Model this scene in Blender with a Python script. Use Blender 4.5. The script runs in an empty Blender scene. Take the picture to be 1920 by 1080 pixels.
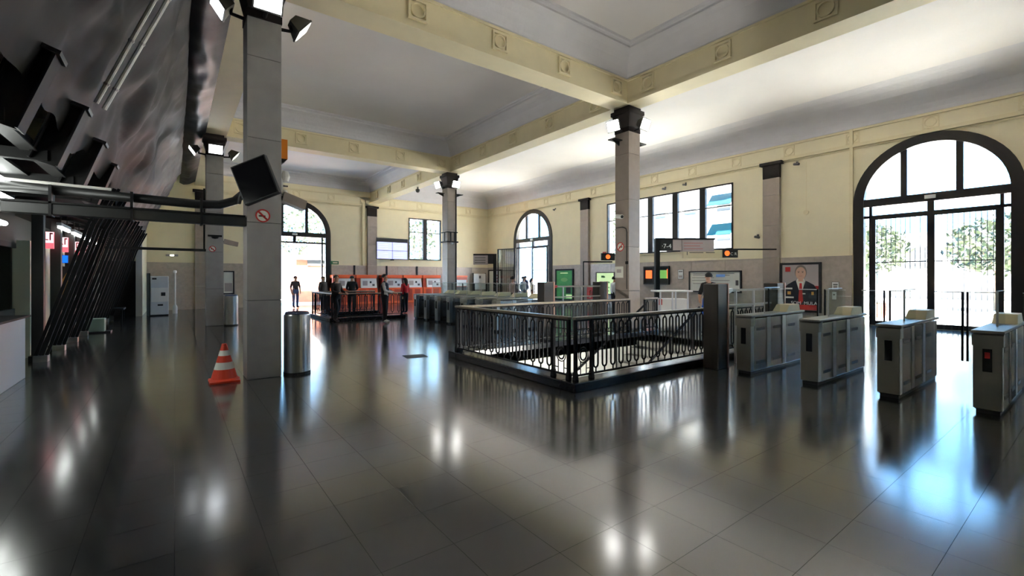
import bpy, bmesh, math, random
from mathutils import Vector, Matrix, noise
from mathutils.geometry import tessellate_polygon

random.seed(7)
SC = bpy.context.scene
COL = SC.collection
PI = math.pi

# ------------------------------------------------------------------ camera
FPX = 846.0                      # focal length in pixels of the 1920 wide frame
YAW = math.radians(36.8)         # looks this far to the right of +Y
cam_d = bpy.data.cameras.new('camera')
cam = bpy.data.objects.new('camera', cam_d)
COL.objects.link(cam)
cam_d.sensor_width = 36.0
cam_d.lens = 36.0 * FPX / 1920.0
cam_d.shift_y = -(540 - 522) / 1920.0
cam_d.clip_start = 0.05
cam_d.clip_end = 500
cam.location = (0, 0, 1.6)
cam.rotation_euler = (PI / 2, 0, -YAW)
SC.camera = cam

# ------------------------------------------------------------------ sky, sun, exposure
world = bpy.data.worlds.new('sky')
SC.world = world
world.use_nodes = True
wn = world.node_tree
wn.nodes.clear()
w_out = wn.nodes.new('ShaderNodeOutputWorld')
w_bg = wn.nodes.new('ShaderNodeBackground')
w_tc = wn.nodes.new('ShaderNodeTexCoord')
w_sep = wn.nodes.new('ShaderNodeSeparateXYZ')
w_ramp = wn.nodes.new('ShaderNodeValToRGB')
w_ramp.color_ramp.elements[0].position = 0.0
w_ramp.color_ramp.elements[0].color = (0.34, 0.66, 1.0, 1)
w_ramp.color_ramp.elements[1].position = 0.6
w_ramp.color_ramp.elements[1].color = (0.14, 0.42, 1.0, 1)
w_bg.inputs['Strength'].default_value = 5.5
wn.links.new(w_tc.outputs['Generated'], w_sep.inputs[0])
wn.links.new(w_sep.outputs['Z'], w_ramp.inputs[0])
wn.links.new(w_ramp.outputs['Color'], w_bg.inputs['Color'])
wn.links.new(w_bg.outputs[0], w_out.inputs[0])

sun_d = bpy.data.lights.new('sun', 'SUN')
sun_d.energy = 95.0
sun_d.angle = 0.01
sun_d.color = (1.0, 0.975, 0.93)
sun = bpy.data.objects.new('sun', sun_d)
COL.objects.link(sun)
sun.rotation_euler = Vector((-0.04, 0.45, -0.89)).to_track_quat('-Z', 'Y').to_euler()

vs = SC.view_settings
vs.view_transform = 'Standard'
vs.look = 'None'
vs.gamma = 1.0
vs.exposure = 1.22
vs.use_curve_mapping = False
SC.cycles.use_denoising = True
SC.cycles.max_bounces = 9
SC.cycles.diffuse_bounces = 5
SC.cycles.glossy_bounces = 4
SC.cycles.transparent_max_bounces = 12
SC.cycles.sample_clamp_indirect = 12.0
SC.cycles.caustics_reflective = False
SC.cycles.caustics_refractive = False


# ------------------------------------------------------------------ materials
def mat(name, col, rough=0.5, metal=0.0, var=0.0, scale=4.0, bump=0.0, bscale=30.0, spec=0.5, emit=None, estr=0.0, objvar=0.0, stretch=None, col2=None, rvar=0.0, worldspace=False):
    m = bpy.data.materials.new(name)
    m.use_nodes = True
    nt = m.node_tree
    b = nt.nodes['Principled BSDF']
    b.inputs['Base Color'].default_value = (*col, 1)
    b.inputs['Roughness'].default_value = rough
    b.inputs['Metallic'].default_value = metal
    b.inputs['Specular IOR Level'].default_value = spec
    tc = nt.nodes.new('ShaderNodeTexCoord')
    src = tc.outputs['Object']
    if worldspace:
        src = nt.nodes.new('ShaderNodeNewGeometry').outputs['Position']
    if stretch:
        mp = nt.nodes.new('ShaderNodeMapping')
        mp.inputs['Scale'].default_value = stretch
        nt.links.new(src, mp.inputs['Vector'])
        src = mp.outputs['Vector']
    if var > 0 or col2:
        nz = nt.nodes.new('ShaderNodeTexNoise')
        nz.inputs['Scale'].default_value = scale
        nz.inputs['Detail'].default_value = 6
        nt.links.new(src, nz.inputs['Vector'])
        rp = nt.nodes.new('ShaderNodeValToRGB')
        a = tuple(max(0, c * (1 - var)) for c in col)
        z = col2 if col2 else tuple(min(1, c * (1 + var)) for c in col)
        rp.color_ramp.elements[0].position = 0.3
        rp.color_ramp.elements[0].color = (*a, 1)
        rp.color_ramp.elements[1].position = 0.7
        rp.color_ramp.elements[1].color = (*z, 1)
        nt.links.new(nz.outputs['Fac'], rp.inputs[0])
        out = rp.outputs['Color']
        if objvar > 0:
            oi = nt.nodes.new('ShaderNodeObjectInfo')
            mr = nt.nodes.new('ShaderNodeMapRange')
            mr.inputs['To Min'].default_value = 1 - objvar
            mr.inputs['To Max'].default_value = 1 + objvar
            nt.links.new(oi.outputs['Random'], mr.inputs['Value'])
            hs = nt.nodes.new('ShaderNodeHueSaturation')
            nt.links.new(mr.outputs[0], hs.inputs['Value'])
            nt.links.new(out, hs.inputs['Color'])
            out = hs.outputs['Color']
        nt.links.new(out, b.inputs['Base Color'])
        if rvar > 0:
            m2 = nt.nodes.new('ShaderNodeMapRange')
            m2.inputs['To Min'].default_value = rough - rvar
            m2.inputs['To Max'].default_value = rough + rvar
            nt.links.new(nz.outputs['Fac'], m2.inputs['Value'])
            nt.links.new(m2.outputs[0], b.inputs['Roughness'])
    if bump > 0:
        nb = nt.nodes.new('ShaderNodeTexNoise')
        nb.inputs['Scale'].default_value = bscale
        nb.inputs['Detail'].default_value = 3
        nt.links.new(src, nb.inputs['Vector'])
        bp = nt.nodes.new('ShaderNodeBump')
        bp.inputs['Strength'].default_value = bump
        bp.inputs['Distance'].default_value = 0.02
        nt.links.new(nb.outputs['Fac'], bp.inputs['Height'])
        nt.links.new(bp.outputs['Normal'], b.inputs['Normal'])
    if emit:
        b.inputs['Emission Color'].default_value = (*emit, 1)
        b.inputs['Emission Strength'].default_value = estr
    return m


def glass_mat(name, tint=(1, 1, 1), refl=0.07):
    m = bpy.data.materials.new(name)
    m.use_nodes = True
    nt = m.node_tree
    nt.nodes.clear()
    o = nt.nodes.new('ShaderNodeOutputMaterial')
    t = nt.nodes.new('ShaderNodeBsdfTransparent')
    g = nt.nodes.new('ShaderNodeBsdfGlossy')
    x = nt.nodes.new('ShaderNodeMixShader')
    t.inputs['Color'].default_value = (*tint, 1)
    g.inputs['Roughness'].default_value = 0.02
    x.inputs[0].default_value = refl
    nt.links.new(t.outputs[0], x.inputs[1])
    nt.links.new(g.outputs[0], x.inputs[2])
    nt.links.new(x.outputs[0], o.inputs[0])
    return m


def s2l(r, g, b):
    f = lambda v: ((v / 255) / 12.92) if v <= 10 else (((v / 255) + 0.055) / 1.055) ** 2.4
    return (f(r), f(g), f(b))


MT = {}
MT['tile'] = mat('polished_stone_tile', (0.046, 0.0445, 0.042), 0.15, spec=0.7, var=0.14, scale=1.6, bump=0.004, bscale=5, objvar=0.03, rvar=0.02, worldspace=True)
MT['tile_field'] = mat('polished_stone_tile_far', (0.046, 0.0445, 0.042), 0.15, spec=0.7, var=0.16, scale=1.6, bump=0.004, bscale=5, rvar=0.02, worldspace=True)
for _n in ('tile', 'tile_field'):
    MT[_n].node_tree.nodes['Principled BSDF'].inputs['IOR'].default_value = 1.8
MT['grout'] = mat('dark_grout', (0.03, 0.03, 0.03), 0.7)
MT['cream'] = mat('cream_wall_paint', s2l(232, 222, 190), 0.6, var=0.035, scale=1.5, bump=0.03, bscale=25)
MT['trim_cream'] = mat('cream_trim_paint', s2l(226, 214, 178), 0.6, var=0.03, scale=3)
MT['white_plaster'] = mat('white_plaster', s2l(226, 222, 220), 0.75, var=0.04, scale=0.5)
MT['cove'] = mat('grey_white_cove', s2l(214, 212, 216), 0.75, var=0.03, scale=2, bump=0.5, bscale=9)
MT['dado'] = mat('grey_brown_marble', s2l(178, 166, 155), 0.28, var=0.1, scale=6, objvar=0.05)
MT['stone'] = mat('grey_clad_stone', s2l(158, 154, 152), 0.4, var=0.06, scale=5, objvar=0.03)
MT['stone_brown'] = mat('brown_grey_clad_stone', s2l(150, 138, 130), 0.4, var=0.06, scale=5, objvar=0.03)
MT['capital'] = mat('dark_bronze_capital', (0.014, 0.009, 0.008), 0.6, var=0.2, scale=8, spec=0.25)
MT['dark_frame'] = mat('dark_brown_frame_paint', (0.014, 0.0105, 0.011), 0.45, spec=0.3)
MT['glass'] = glass_mat('clear_window_glass', (0.96, 0.98, 0.97), 0.06)
MT['barrier_glass'] = glass_mat('barrier_glass', (0.93, 0.96, 0.95), 0.035)
MT['steel'] = mat('brushed_steel', (0.5, 0.5, 0.5), 0.3, 1.0, var=0.08, scale=3, stretch=(30, 30, 0.5))
MT['steel_satin'] = mat('satin_steel_panel', (0.36, 0.36, 0.36), 0.25, 1.0, var=0.06, scale=4)
MT['steel_pale'] = mat('pale_grey_metal', s2l(142, 138, 130), 0.4, 0.2)
MT['iron'] = mat('black_wrought_iron', (0.009, 0.009, 0.011), 0.55, spec=0.22)
MT['handrail'] = mat('worn_wood_handrail', s2l(150, 138, 122), 0.3, var=0.15, scale=12)
MT['granite'] = mat('black_granite_curb', (0.012, 0.013, 0.017), 0.22, var=0.2, scale=20)
MT['well_white'] = mat('white_glazed_wall', s2l(222, 222, 214), 0.4)
MT['stair'] = mat('grey_stair_stone', s2l(168, 166, 160), 0.5, var=0.1)
MT['black'] = mat('matt_black', (0.01, 0.01, 0.011), 0.5)
MT['black_gloss'] = mat('gloss_black', (0.008, 0.008, 0.01), 0.15)
MT['sheet'] = mat('brown_black_plastic_sheet', (0.0125, 0.0108, 0.01), 0.6, var=0.3, scale=1.2, bump=0.15, bscale=2.2, spec=0.22)
MT['flap'] = mat('black_gloss_plastic', (0.004, 0.004, 0.005), 0.45, bump=0.2, bscale=4, spec=0.16)
MT['dark_steel'] = mat('dark_painted_steel', (0.012, 0.012, 0.012), 0.55, spec=0.2)
MT['duct'] = mat('dark_grey_duct', (0.024, 0.024, 0.023), 0.4)
MT['white_tube'] = mat('white_plastic_tube', s2l(215, 212, 205), 0.4)
MT['tube_lit'] = mat('lit_fluorescent_tube', (1, 1, 1), 0.4, emit=(0.95, 1.0, 0.95), estr=9)
MT['flood_lit'] = mat('lit_floodlight_lens', (1, 1, 1), 0.3, emit=(1.0, 0.98, 0.94), estr=16)
MT['flood_soft'] = mat('cool_floodlight_lens', (1, 1, 1), 0.3, emit=(0.9, 0.95, 1.0), estr=8)
MT['flood_dim'] = mat('low_floodlight_lens', (1, 1, 1), 0.3, emit=(1.0, 1.0, 0.85), estr=1.5)
MT['lamp_body'] = mat('grey_lamp_housing', (0.09, 0.085, 0.075), 0.45, 0.3)
MT['white_panel'] = mat('white_laminate', s2l(214, 218, 224), 0.35)
MT['cream_panel'] = mat('cream_laminate', s2l(205, 208, 182), 0.4)
MT['office_dark'] = mat('dark_office_back', s2l(60, 64, 58), 0.7)
MT['red_sign'] = mat('red_lit_sign', s2l(200, 60, 70), 0.4, emit=(0.75, 0.1, 0.13), estr=0.8)
MT['white_letter'] = mat('white_lettering', s2l(240, 240, 240), 0.5, emit=(1, 1, 1), estr=0.35)
MT['plain_white'] = mat('plain_white', s2l(240, 240, 238), 0.5)
MT['paper'] = mat('paper', s2l(225, 225, 215), 0.7)
MT['orange'] = mat('orange_machine_shell', s2l(232, 96, 44), 0.4)
MT['orange_dark'] = mat('dark_orange_panel', s2l(180, 62, 28), 0.4)
MT['red'] = mat('red_paint', s2l(190, 40, 36), 0.4)
MT['cone_orange'] = mat('cone_orange_red', s2l(214, 62, 30), 0.5)
MT['screen_blue'] = mat('lit_blue_screen', (0.4, 0.45, 0.8), 0.3, emit=(0.42, 0.45, 0.85), estr=0.55)
MT['screen_label_blue'] = mat('light_blue_print', s2l(120, 165, 235), 0.4)
MT['blue_lit'] = mat('lit_blue_panel', (0.02, 0.1, 0.8), 0.4, emit=(0.0, 0.1, 0.9), estr=0.9)
MT['ochre'] = mat('ochre_print', s2l(205, 150, 70), 0.5)
MT['grey_text'] = mat('dark_grey_print', s2l(95, 90, 88), 0.6)
MT['orange_lit'] = mat('lit_orange_screen', s2l(250, 80, 30), 0.4, emit=(1, 0.13, 0.02), estr=0.8)
MT['green_lit'] = mat('lit_green_screen', s2l(90, 150, 60), 0.4, emit=(0.16, 0.4, 0.08), estr=0.35)
MT['green'] = mat('green_poster_print', s2l(70, 165, 90), 0.5, var=0.15, scale=3)
MT['green_pale'] = mat('pale_green_map', s2l(200, 225, 170), 0.5, emit=(0.5, 0.7, 0.35), estr=0.35)
MT['map_green'] = mat('map_green_print', s2l(120, 190, 110), 0.5)
MT['sign_grey'] = mat('grey_sign_panel', s2l(168, 158, 158), 0.5)
MT['sign_cream'] = mat('cream_sign_panel', s2l(214, 204, 168), 0.5)
MT['pink_text'] = mat('pink_brown_print', s2l(170, 110, 110), 0.6)
MT['skin'] = mat('skin', s2l(196, 150, 124), 0.5)
MT['poster_skin'] = mat('poster_skin_print', s2l(196, 158, 138), 0.5)
MT['hair_dark'] = mat('dark_hair', (0.012, 0.009, 0.008), 0.6)
MT['hair_grey'] = mat('grey_hair_print', s2l(120, 112, 106), 0.6)
MT['eye'] = mat('eye_dark', (0.01, 0.01, 0.01), 0.3)
MT['leaf'] = mat('leaf_green', (0.024, 0.036, 0.012), 0.5, var=0.35, scale=1.5)
MT['bark'] = mat('bark', (0.1, 0.07, 0.05), 0.8)
MT['pavement'] = mat('pale_pavement', s2l(200, 195, 185), 0.8, var=0.06, scale=0.5)
MT['facade'] = mat('pale_facade', s2l(222, 216, 208), 0.8, var=0.05, scale=1)
MT['brick'] = mat('brick_facade', s2l(190, 120, 95), 0.8, var=0.1, scale=4)
MT['facade_window'] = mat('facade_window_glass', (0.08, 0.085, 0.09), 0.3, spec=0.2)
MT['awning'] = mat('turquoise_awning', (0.003, 0.03, 0.034), 0.7, spec=0.1)
MT['terracotta'] = mat('terracotta', s2l(170, 92, 70), 0.7)
MT['wood_post'] = mat('dark_brown_post', s2l(74, 66, 60), 0.35, var=0.12, scale=3, stretch=(1, 1, 0.2))
MT['salmon'] = mat('salmon_edge', s2l(196, 150, 130), 0.4)
MT['pale_green_box'] = mat('pale_green_box', s2l(150, 170, 152), 0.5)
MT['roof'] = mat('roof_slab', (0.25, 0.25, 0.25), 0.9)


def cloth(name, rgb):
    if name not in MT:
        MT[name] = mat(name, s2l(*rgb), 0.8, var=0.1, scale=8)
    return MT[name]


# ------------------------------------------------------------------ helpers
class B:
    """collects shapes in one bmesh"""

    def __init__(self):
        self.bm = bmesh.new()

    def corners(self, cs):
        v = [self.bm.verts.new(c) for c in cs]
        for f in ((0, 3, 2, 1), (4, 5, 6, 7), (0, 1, 5, 4), (1, 2, 6, 5), (2, 3, 7, 6), (3, 0, 4, 7)):
            self.bm.faces.new([v[i] for i in f])
        return self

    def box(self, x0, x1, y0, y1, z0, z1):
        return self.corners(((x0, y0, z0), (x1, y0, z0), (x1, y1, z0), (x0, y1, z0), (x0, y0, z1), (x1, y0, z1), (x1, y1, z1), (x0, y1, z1)))

    def boxp(self, P, u0, u1, z0, z1, d0, d1):
        return self.corners((P(u0, z0, d0), P(u1, z0, d0), P(u1, z0, d1), P(u0, z0, d1), P(u0, z1, d0), P(u1, z1, d0), P(u1, z1, d1), P(u0, z1, d1)))

    def frustum(self, c, w0, d0, w1, d1, z0, z1):
        x, y = c
        return self.corners(((x - w0, y - d0, z0), (x + w0, y - d0, z0), (x + w0, y + d0, z0), (x - w0, y + d0, z0),
                             (x - w1, y - d1, z1), (x + w1, y - d1, z1), (x + w1, y + d1, z1), (x - w1, y + d1, z1)))

    def tube(self, pts, r, n=8, cap=True):
        pts = [Vector(p) for p in pts]
        rr = r if isinstance(r, (list, tuple)) else [r] * len(pts)
        rings = []
        prev = None
        for i, p in enumerate(pts):
            if i == 0:
                t = pts[1] - pts[0]
            elif i == len(pts) - 1:
                t = pts[-1] - pts[-2]
            else:
                t = pts[i + 1] - pts[i - 1]
            t.normalize()
            if prev is None:
                a = Vector((0, 0, 1)) if abs(t.z) < 0.9 else Vector((1, 0, 0))
                u = t.cross(a).normalized()
            else:
                u = (prev - t * prev.dot(t)).normalized()
            prev = u
            w = t.cross(u)
            off = PI / n if n == 4 else 0
            rings.append([self.bm.verts.new(p + (u * math.cos(2 * PI * k / n + off) + w * math.sin(2 * PI * k / n + off)) * rr[i]) for k in range(n)])
        for a, b in zip(rings, rings[1:]):
            for k in range(n):
                self.bm.faces.new((a[k], a[(k + 1) % n], b[(k + 1) % n], b[k]))
        if cap:
            self.bm.faces.new(rings[0][::-1])
            self.bm.faces.new(rings[-1])
        return self

    def lathe(self, prof, n=24, c=(0, 0)):
        rings = []
        for r, z in prof:
            rings.append([self.bm.verts.new((c[0] + r * math.cos(2 * PI * k / n), c[1] + r * math.sin(2 * PI * k / n), z)) for k in range(n)])
        for a, b in zip(rings, rings[1:]):
            for k in range(n):
                self.bm.faces.new((a[k], a[(k + 1) % n], b[(k + 1) % n], b[k]))
        if prof[0][0] > 0.001:
            self.bm.faces.new(rings[0][::-1])
        if prof[-1][0] > 0.001:
            self.bm.faces.new(rings[-1])
        return self

    def prism(self, P, poly, d0, d1):
        a = [self.bm.verts.new(P(u, z, d0)) for u, z in poly]
        b = [self.bm.verts.new(P(u, z, d1)) for u, z in poly]
        self.bm.faces.new(a)
        self.bm.faces.new(b[::-1])
        n = len(poly)
        for k in range(n):
            self.bm.faces.new((a[k], b[k], b[(k + 1) % n], a[(k + 1) % n]))
        return self

    def strip(self, P, inner, outer, d0, d1, closed=False):
        """solid band between two matching polylines in the (u,z) plane"""
        n = len(inner)
        L = [[self.bm.verts.new(P(u, z, d)) for u, z in pl] for pl, d in ((inner, d0), (outer, d0), (outer, d1), (inner, d1))]
        rng = range(n if closed else n - 1)
        for k in rng:
            j = (k + 1) % n
            for q in range(4):
                a, b = L[q], L[(q + 1) % 4]
                self.bm.faces.new((a[k], a[j], b[j], b[k]))
        if not closed:
            self.bm.faces.new([L[q][0] for q in range(4)])
            self.bm.faces.new([L[q][-1] for q in range(3, -1, -1)])
        return self

    def mesh(self, name, smooth=False):
        bmesh.ops.recalc_face_normals(self.bm, faces=self.bm.faces)
        me = bpy.data.meshes.new(name)
        self.bm.to_mesh(me)
        self.bm.free()
        if smooth:
            for p in me.polygons:
                p.use_smooth = True
        return me

    def obj(self, name, m, parent=None, smooth=False, bevel=0.0, loc=None):
        me = self.mesh(name, smooth)
        me.materials.append(m)
        return link(name, me, parent, bevel, loc)


def link(name, me, parent=None, bevel=0.0, loc=None):
    o = bpy.data.objects.new(name, me)
    COL.objects.link(o)
    if parent:
        o.parent = parent
    if loc:
        o.location = loc
    if bevel:
        md = o.modifiers.new('edge', 'BEVEL')
        md.width = bevel
        md.segments = 2
        md.limit_method = 'ANGLE'
    return o


def thing(name, label, cat, loc=(0, 0, 0), rz=0.0, group=None):
    o = bpy.data.objects.new(name, None)
    o.empty_display_size = 0.1
    COL.objects.link(o)
    o.location = loc
    o.rotation_euler = (0, 0, rz)
    return tag(o, label, cat, group)


def tag(o, label, cat, group=None):
    o['label'] = label
    o['category'] = cat
    if group:
        o['group'] = group
    return o


def struct(o, label=None):
    o['kind'] = 'structure'
    if label:
        o['label'] = label
    return o


def dup(root, loc, rz=0.0, label=None, group=None):
    def cp(o, parent):
        c = o.copy()
        COL.objects.link(c)
        if parent:
            c.parent = parent
        for ch in list(o.children):
            cp(ch, c)
        return c
    r = cp(root, None)
    r.location = loc
    r.rotation_euler = (0, 0, rz)
    if label:
        r['label'] = label
    if group:
        r['group'] = group
    return r


def text(name, body, size, m, parent, origin, udir, vdir, thick=0.004, align='CENTER'):
    cu = bpy.data.curves.new(name, 'FONT')
    cu.body = body
    cu.size = size
    cu.extrude = thick
    cu.align_x = align
    cu.align_y = 'CENTER'
    tmp = bpy.data.objects.new(name, cu)
    COL.objects.link(tmp)
    dg = bpy.context.evaluated_depsgraph_get()
    me = bpy.data.meshes.new_from_object(tmp.evaluated_get(dg))
    bpy.data.objects.remove(tmp)
    u, v = Vector(udir).normalized(), Vector(vdir).normalized()
    w = u.cross(v)
    mtx = Matrix((u, v, w)).transposed().to_4x4()
    mtx.translation = Vector(origin)
    me.transform(mtx)
    me.materials.clear()
    me.materials.append(m)
    return link(name, me, parent)


# plane mappings: (u, z, d), d pointing out of the hall
XR, YF, XL, YB = 19.15, 28.7, -6.0, -11.8
PR = lambda u, z, d: (XR + d, u, z)      # right wall, u = Y
PF = lambda u, z, d: (u, YF + d, z)      # far wall, u = X
BX = [1.13, 10.35]                       # beam lines along Y
BY = [-1.7, 8.4, 18.45]                  # beam lines along X

# ------------------------------------------------------------------ floor
WELLS = [(4.68, 10.9, 4.72, 8.2), (4.75, 7.5, 17.4, 20.4)]


def slab(name, outer, holes, z0, z1, m):
    polys = [[Vector((x, y, 0)) for x, y in outer]] + [[Vector((x, y, 0)) for x, y in h] for h in holes]
    flat = [v for p in polys for v in p]
    tris = tessellate_polygon(polys)
    bm = bmesh.new()
    top = [bm.verts.new((v.x, v.y, z1)) for v in flat]
    bot = [bm.verts.new((v.x, v.y, z0)) for v in flat]
    for t in tris:
        bm.faces.new([top[i] for i in t])
        bm.faces.new([bot[i] for i in t][::-1])
    k = 0
    for p in polys:
        n = len(p)
        for i in range(n):
            a, b = k + i, k + (i + 1) % n
            bm.faces.new((top[a], top[b], bot[b], bot[a]))
        k += n
    x = B()
    x.bm.free()
    x.bm = bm
    return x.obj(name, m)


floor = struct(slab('floor', [(XL, YB), (XR + .4, YB), (XR + .4, YF + .4), (XL, YF + .4)],
                    [[(a, c), (b, c), (b, d), (a, d)] for a, b, c, d in WELLS], -0.3, -0.006, MT['grout']))
T = 0.45
tiles = []
ix = 0
x = 2.25 - T * math.ceil((2.25 - XL) / T)
while x < XR:
    y = 1.49 - T * math.ceil((1.49 - YB) / T)
    while y < YF:
        x0, x1, y0, y1 = max(x, XL), min(x + T, XR + .3), max(y, YB), min(y + T, YF + .2)
        ok = True
        for a, b, c, d in WELLS:
            if x1 > a and x0 < b and y1 > c and y0 < d:
                cuts = [(x1 - a, 0), (b - x0, 1), (y1 - c, 2), (d - y0, 3)]
                amt, side = min(cuts)
                if amt > T * 0.98:
                    ok = False
                elif side == 0:
                    x1 = a
                elif side == 1:
                    x0 = b
                elif side == 2:
                    y1 = c
                else:
                    y0 = d
        if ok and x1 - x0 > .02 and y1 - y0 > .02:
            tiles.append((x0, x1, y0, y1))
        y += T
    x += T


def px_of(X, Y, Z):
    c, s = math.cos(YAW), math.sin(YAW)
    r, f = X * c - Y * s, X * s + Y * c
    if f < 0.3:
        return None
    return 960 + FPX * r / f, 522 - FPX * (Z - 1.6) / f, f


near = []
for t in tiles:
    p = px_of((t[0] + t[1]) / 2, (t[2] + t[3]) / 2, 0)
    full = abs(t[1] - t[0] - T) < 1e-6 and abs(t[3] - t[2] - T) < 1e-6
    if p and full and -60 < p[0] < 1980 and p[1] < 1130:
        near.append((p[2], t))
near.sort()
near = [t for _, t in near[:300]]
nset = set(near)
J = 0.001


def tile_mesh():
    h = T / 2 - J
    b = B()
    b.frustum((0, 0), h, h, h, h, -0.006, 0.0)
    me = b.mesh('floor_tile')
    me.materials.append(MT['tile'])
    return me


tm = tile_mesh()
for t in near:
    link('floor_tile', tm, floor, loc=((t[0] + t[1]) / 2, (t[2] + t[3]) / 2, 0.0))
fb = B()
for t in tiles:
    if t in nset:
        continue
    fb.box(t[0] + J, t[1] - J, t[2] + J, t[3] - J, -0.006, 0)
ff = fb.obj('floor_tile_field', MT['tile_field'], floor)
ff['kind'] = 'stuff'

# dark scuffed patch in the floor in front of the stairwell
b = B()
b.prism(lambda u, v, d: (u, v, d), [(3.72, 8.45), (4.15, 8.4), (4.2, 8.75), (3.78, 8.85)], 0.0002, 0.004)
o = b.obj('floor_hatch', MT['iron'])
tag(o, 'small dark metal hatch plate set in the tiles left of the near railing', 'hatch')

# ------------------------------------------------------------------ walls


def arch_poly(uc, r, zb, zs, n=28):
    pts = [(uc - r, zb), (uc + r, zb)]
    for k in range(n + 1):
        a = PI * k / n
        pts.append((uc + r * math.cos(a), zs + r * math.sin(a)))
    return pts


def rect_poly(u0, u1, z0, z1):
    return [(u0, z0), (u1, z0), (u1, z1), (u0, z1)]


def wall(name, P, u0, u1, z0, z1, holes, thick, m):
    polys = [[Vector((u, z, 0)) for u, z in rect_poly(u0, u1, z0, z1)]] + [[Vector((u, z, 0)) for u, z in h] for h in holes]
    flat = [v for p in polys for v in p]
    tris = tessellate_polygon(polys)
    x = B()
    f = [x.bm.verts.new(P(v.x, v.y, 0)) for v in flat]
    g = [x.bm.verts.new(P(v.x, v.y, thick)) for v in flat]
    for t in tris:
        x.bm.faces.new([f[i] for i in t])
        x.bm.faces.new([g[i] for i in t][::-1])
    k = 0
    for p in polys:
        n = len(p)
        for i in range(n):
            a, c = k + i, k + (i + 1) % n
            x.bm.faces.new((f[a], f[c], g[c], g[a]))
        k += n
    return struct(x.obj(name, m))


ARCH_R = 1.98
A1, A2, A3 = 3.5, 23.34, 5.62           # arch centres: right near (Y), right far (Y), far wall (X)
A4 = -6.6                               # same arch in the bay behind the camera
ZS = 4.2
holes_r = [arch_poly(A1, ARCH_R, 0.004, ZS), arch_poly(A2, ARCH_R, 0.004, ZS), arch_poly(A4, ARCH_R, 0.004, ZS), rect_poly(9.8, 16.8, 2.86, 5.7)]
wall_right = wall('wall_right', PR, YB - .4, YF + .4, 0, 8.2, holes_r, 0.45, MT['cream'])
holes_f = [arch_poly(A3, ARCH_R, 0.004, ZS), rect_poly(12.72, 15.15, 2.86, 5.7)]
wall_far = wall('wall_far', PF, XL - .4, XR, 0, 8.2, holes_f, 0.45, MT['cream'])
wall_back = struct(B().box(XL - .4, XR, YB - .4, YB, 0, 8.2).obj('wall_back', MT['cream']))
wall_left = struct(B().box(XL - .4, XL, YB, YF, 0, 8.2).obj('wall_left', MT['cream']))
roof = struct(B().box(XL - .5, XR + .6, YB - .5, YF + .6, 8.2, 8.5).obj('roof_slab', MT['roof']))

# marble dado panels, one piece each
DZ = 2.36


def dado(P, spans, parent, zc=DZ):
    for u0, u1 in spans:
        n = max(1, round((u1 - u0) / 1.5))
        w = (u1 - u0) / n
        for i in range(n):
            B().boxp(P, u0 + i * w + .008, u0 + (i + 1) * w - .008, 0.0, zc, -0.035, 0.0).obj('dado_panel', MT['dado'], parent)
        B().boxp(P, u0, u1, zc, zc + .05, -0.045, 0.0).obj('dado_cap', MT['dado'], parent)


dado(PR, [(YB, A4 - 2.05), (A4 + 2.05, A1 - 2.05), (A1 + 2.05, 7.86), (8.54, 18.1), (18.76, A2 - 2.05), (A2 + 2.05, YF)], wall_right)
dado(PF, [(-1.1, .82), (1.5, A3 - 2.05), (A3 + 2.05, 9.85), (10.48, XR)], wall_far)


def pilaster(P, u, w, parent):
    zz = [0, 1.2, 2.42, 3.7, 4.9, 5.58]
    for a, c in zip(zz, zz[1:]):
        B().boxp(P, u - w, u + w, a + .004, c - .004, -0.16, 0).obj('pilaster_block', MT['stone_brown'], parent)
    B().boxp(P, u - w, u + w, 5.58, 6.1, -0.17, 0).obj('pilaster_capital', MT['capital'], parent)
    B().boxp(P, u - w - .1, u + w + .1, 6.1, 6.22, -0.24, 0).obj('pilaster_capital', MT['capital'], parent)


pilaster(PR, 8.2, .31, wall_right)
pilaster(PR, 18.42, .31, wall_right)
pilaster(PF, 10.17, .3, wall_far)
pilaster(PF, 1.15, .3, wall_far)


def rosette(P, u, zc, parent, s=.23, d0=-0.03):
    """raised square moulding with a ring inside, on plane P"""
    b = B()
    sq = [(u - s, zc - s), (u + s, zc - s), (u + s, zc + s), (u - s, zc + s)]
    si = [(u - s + .04, zc - s + .04), (u + s - .04, zc - s + .04), (u + s - .04, zc + s - .04), (u - s + .04, zc + s - .04)]
    b.strip(P, si, sq, d0, 0.0, True)
    n = 18
    r1 = [(u + .155 * math.cos(2 * PI * k / n), zc + .155 * math.sin(2 * PI * k / n)) for k in range(n)]
    r0 = [(u + .125 * math.cos(2 * PI * k / n), zc + .125 * math.sin(2 * PI * k / n)) for k in range(n)]
    b.strip(P, r0, r1, d0, 0.0, True)
    b.obj('rosette', MT['trim_cream'], parent)


def frieze(P, u0, u1, us, parent, za=6.2, zb=6.85, conduit=True):
    B().boxp(P, u0, u1, za, za + .07, -0.09, 0).obj('frieze_moulding', MT['trim_cream'], parent)
    B().boxp(P, u0, u1, za + .07, za + .13, -0.05, 0).obj('frieze_moulding', MT['trim_cream'], parent)
    B().boxp(P, u0, u1, zb - .08, zb, -0.06, 0).obj('frieze_moulding', MT['trim_cream'], parent)
    for u in us:
        rosette(P, u, (za + .1 + zb - .05) / 2, parent, s=.2, d0=-.025)
    if conduit:
        B().tube([P(u0, za - .06, -.03), P(u1, za - .06, -.03)], .018, 6).obj('cable_run', MT['trim_cream'], parent)


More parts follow.
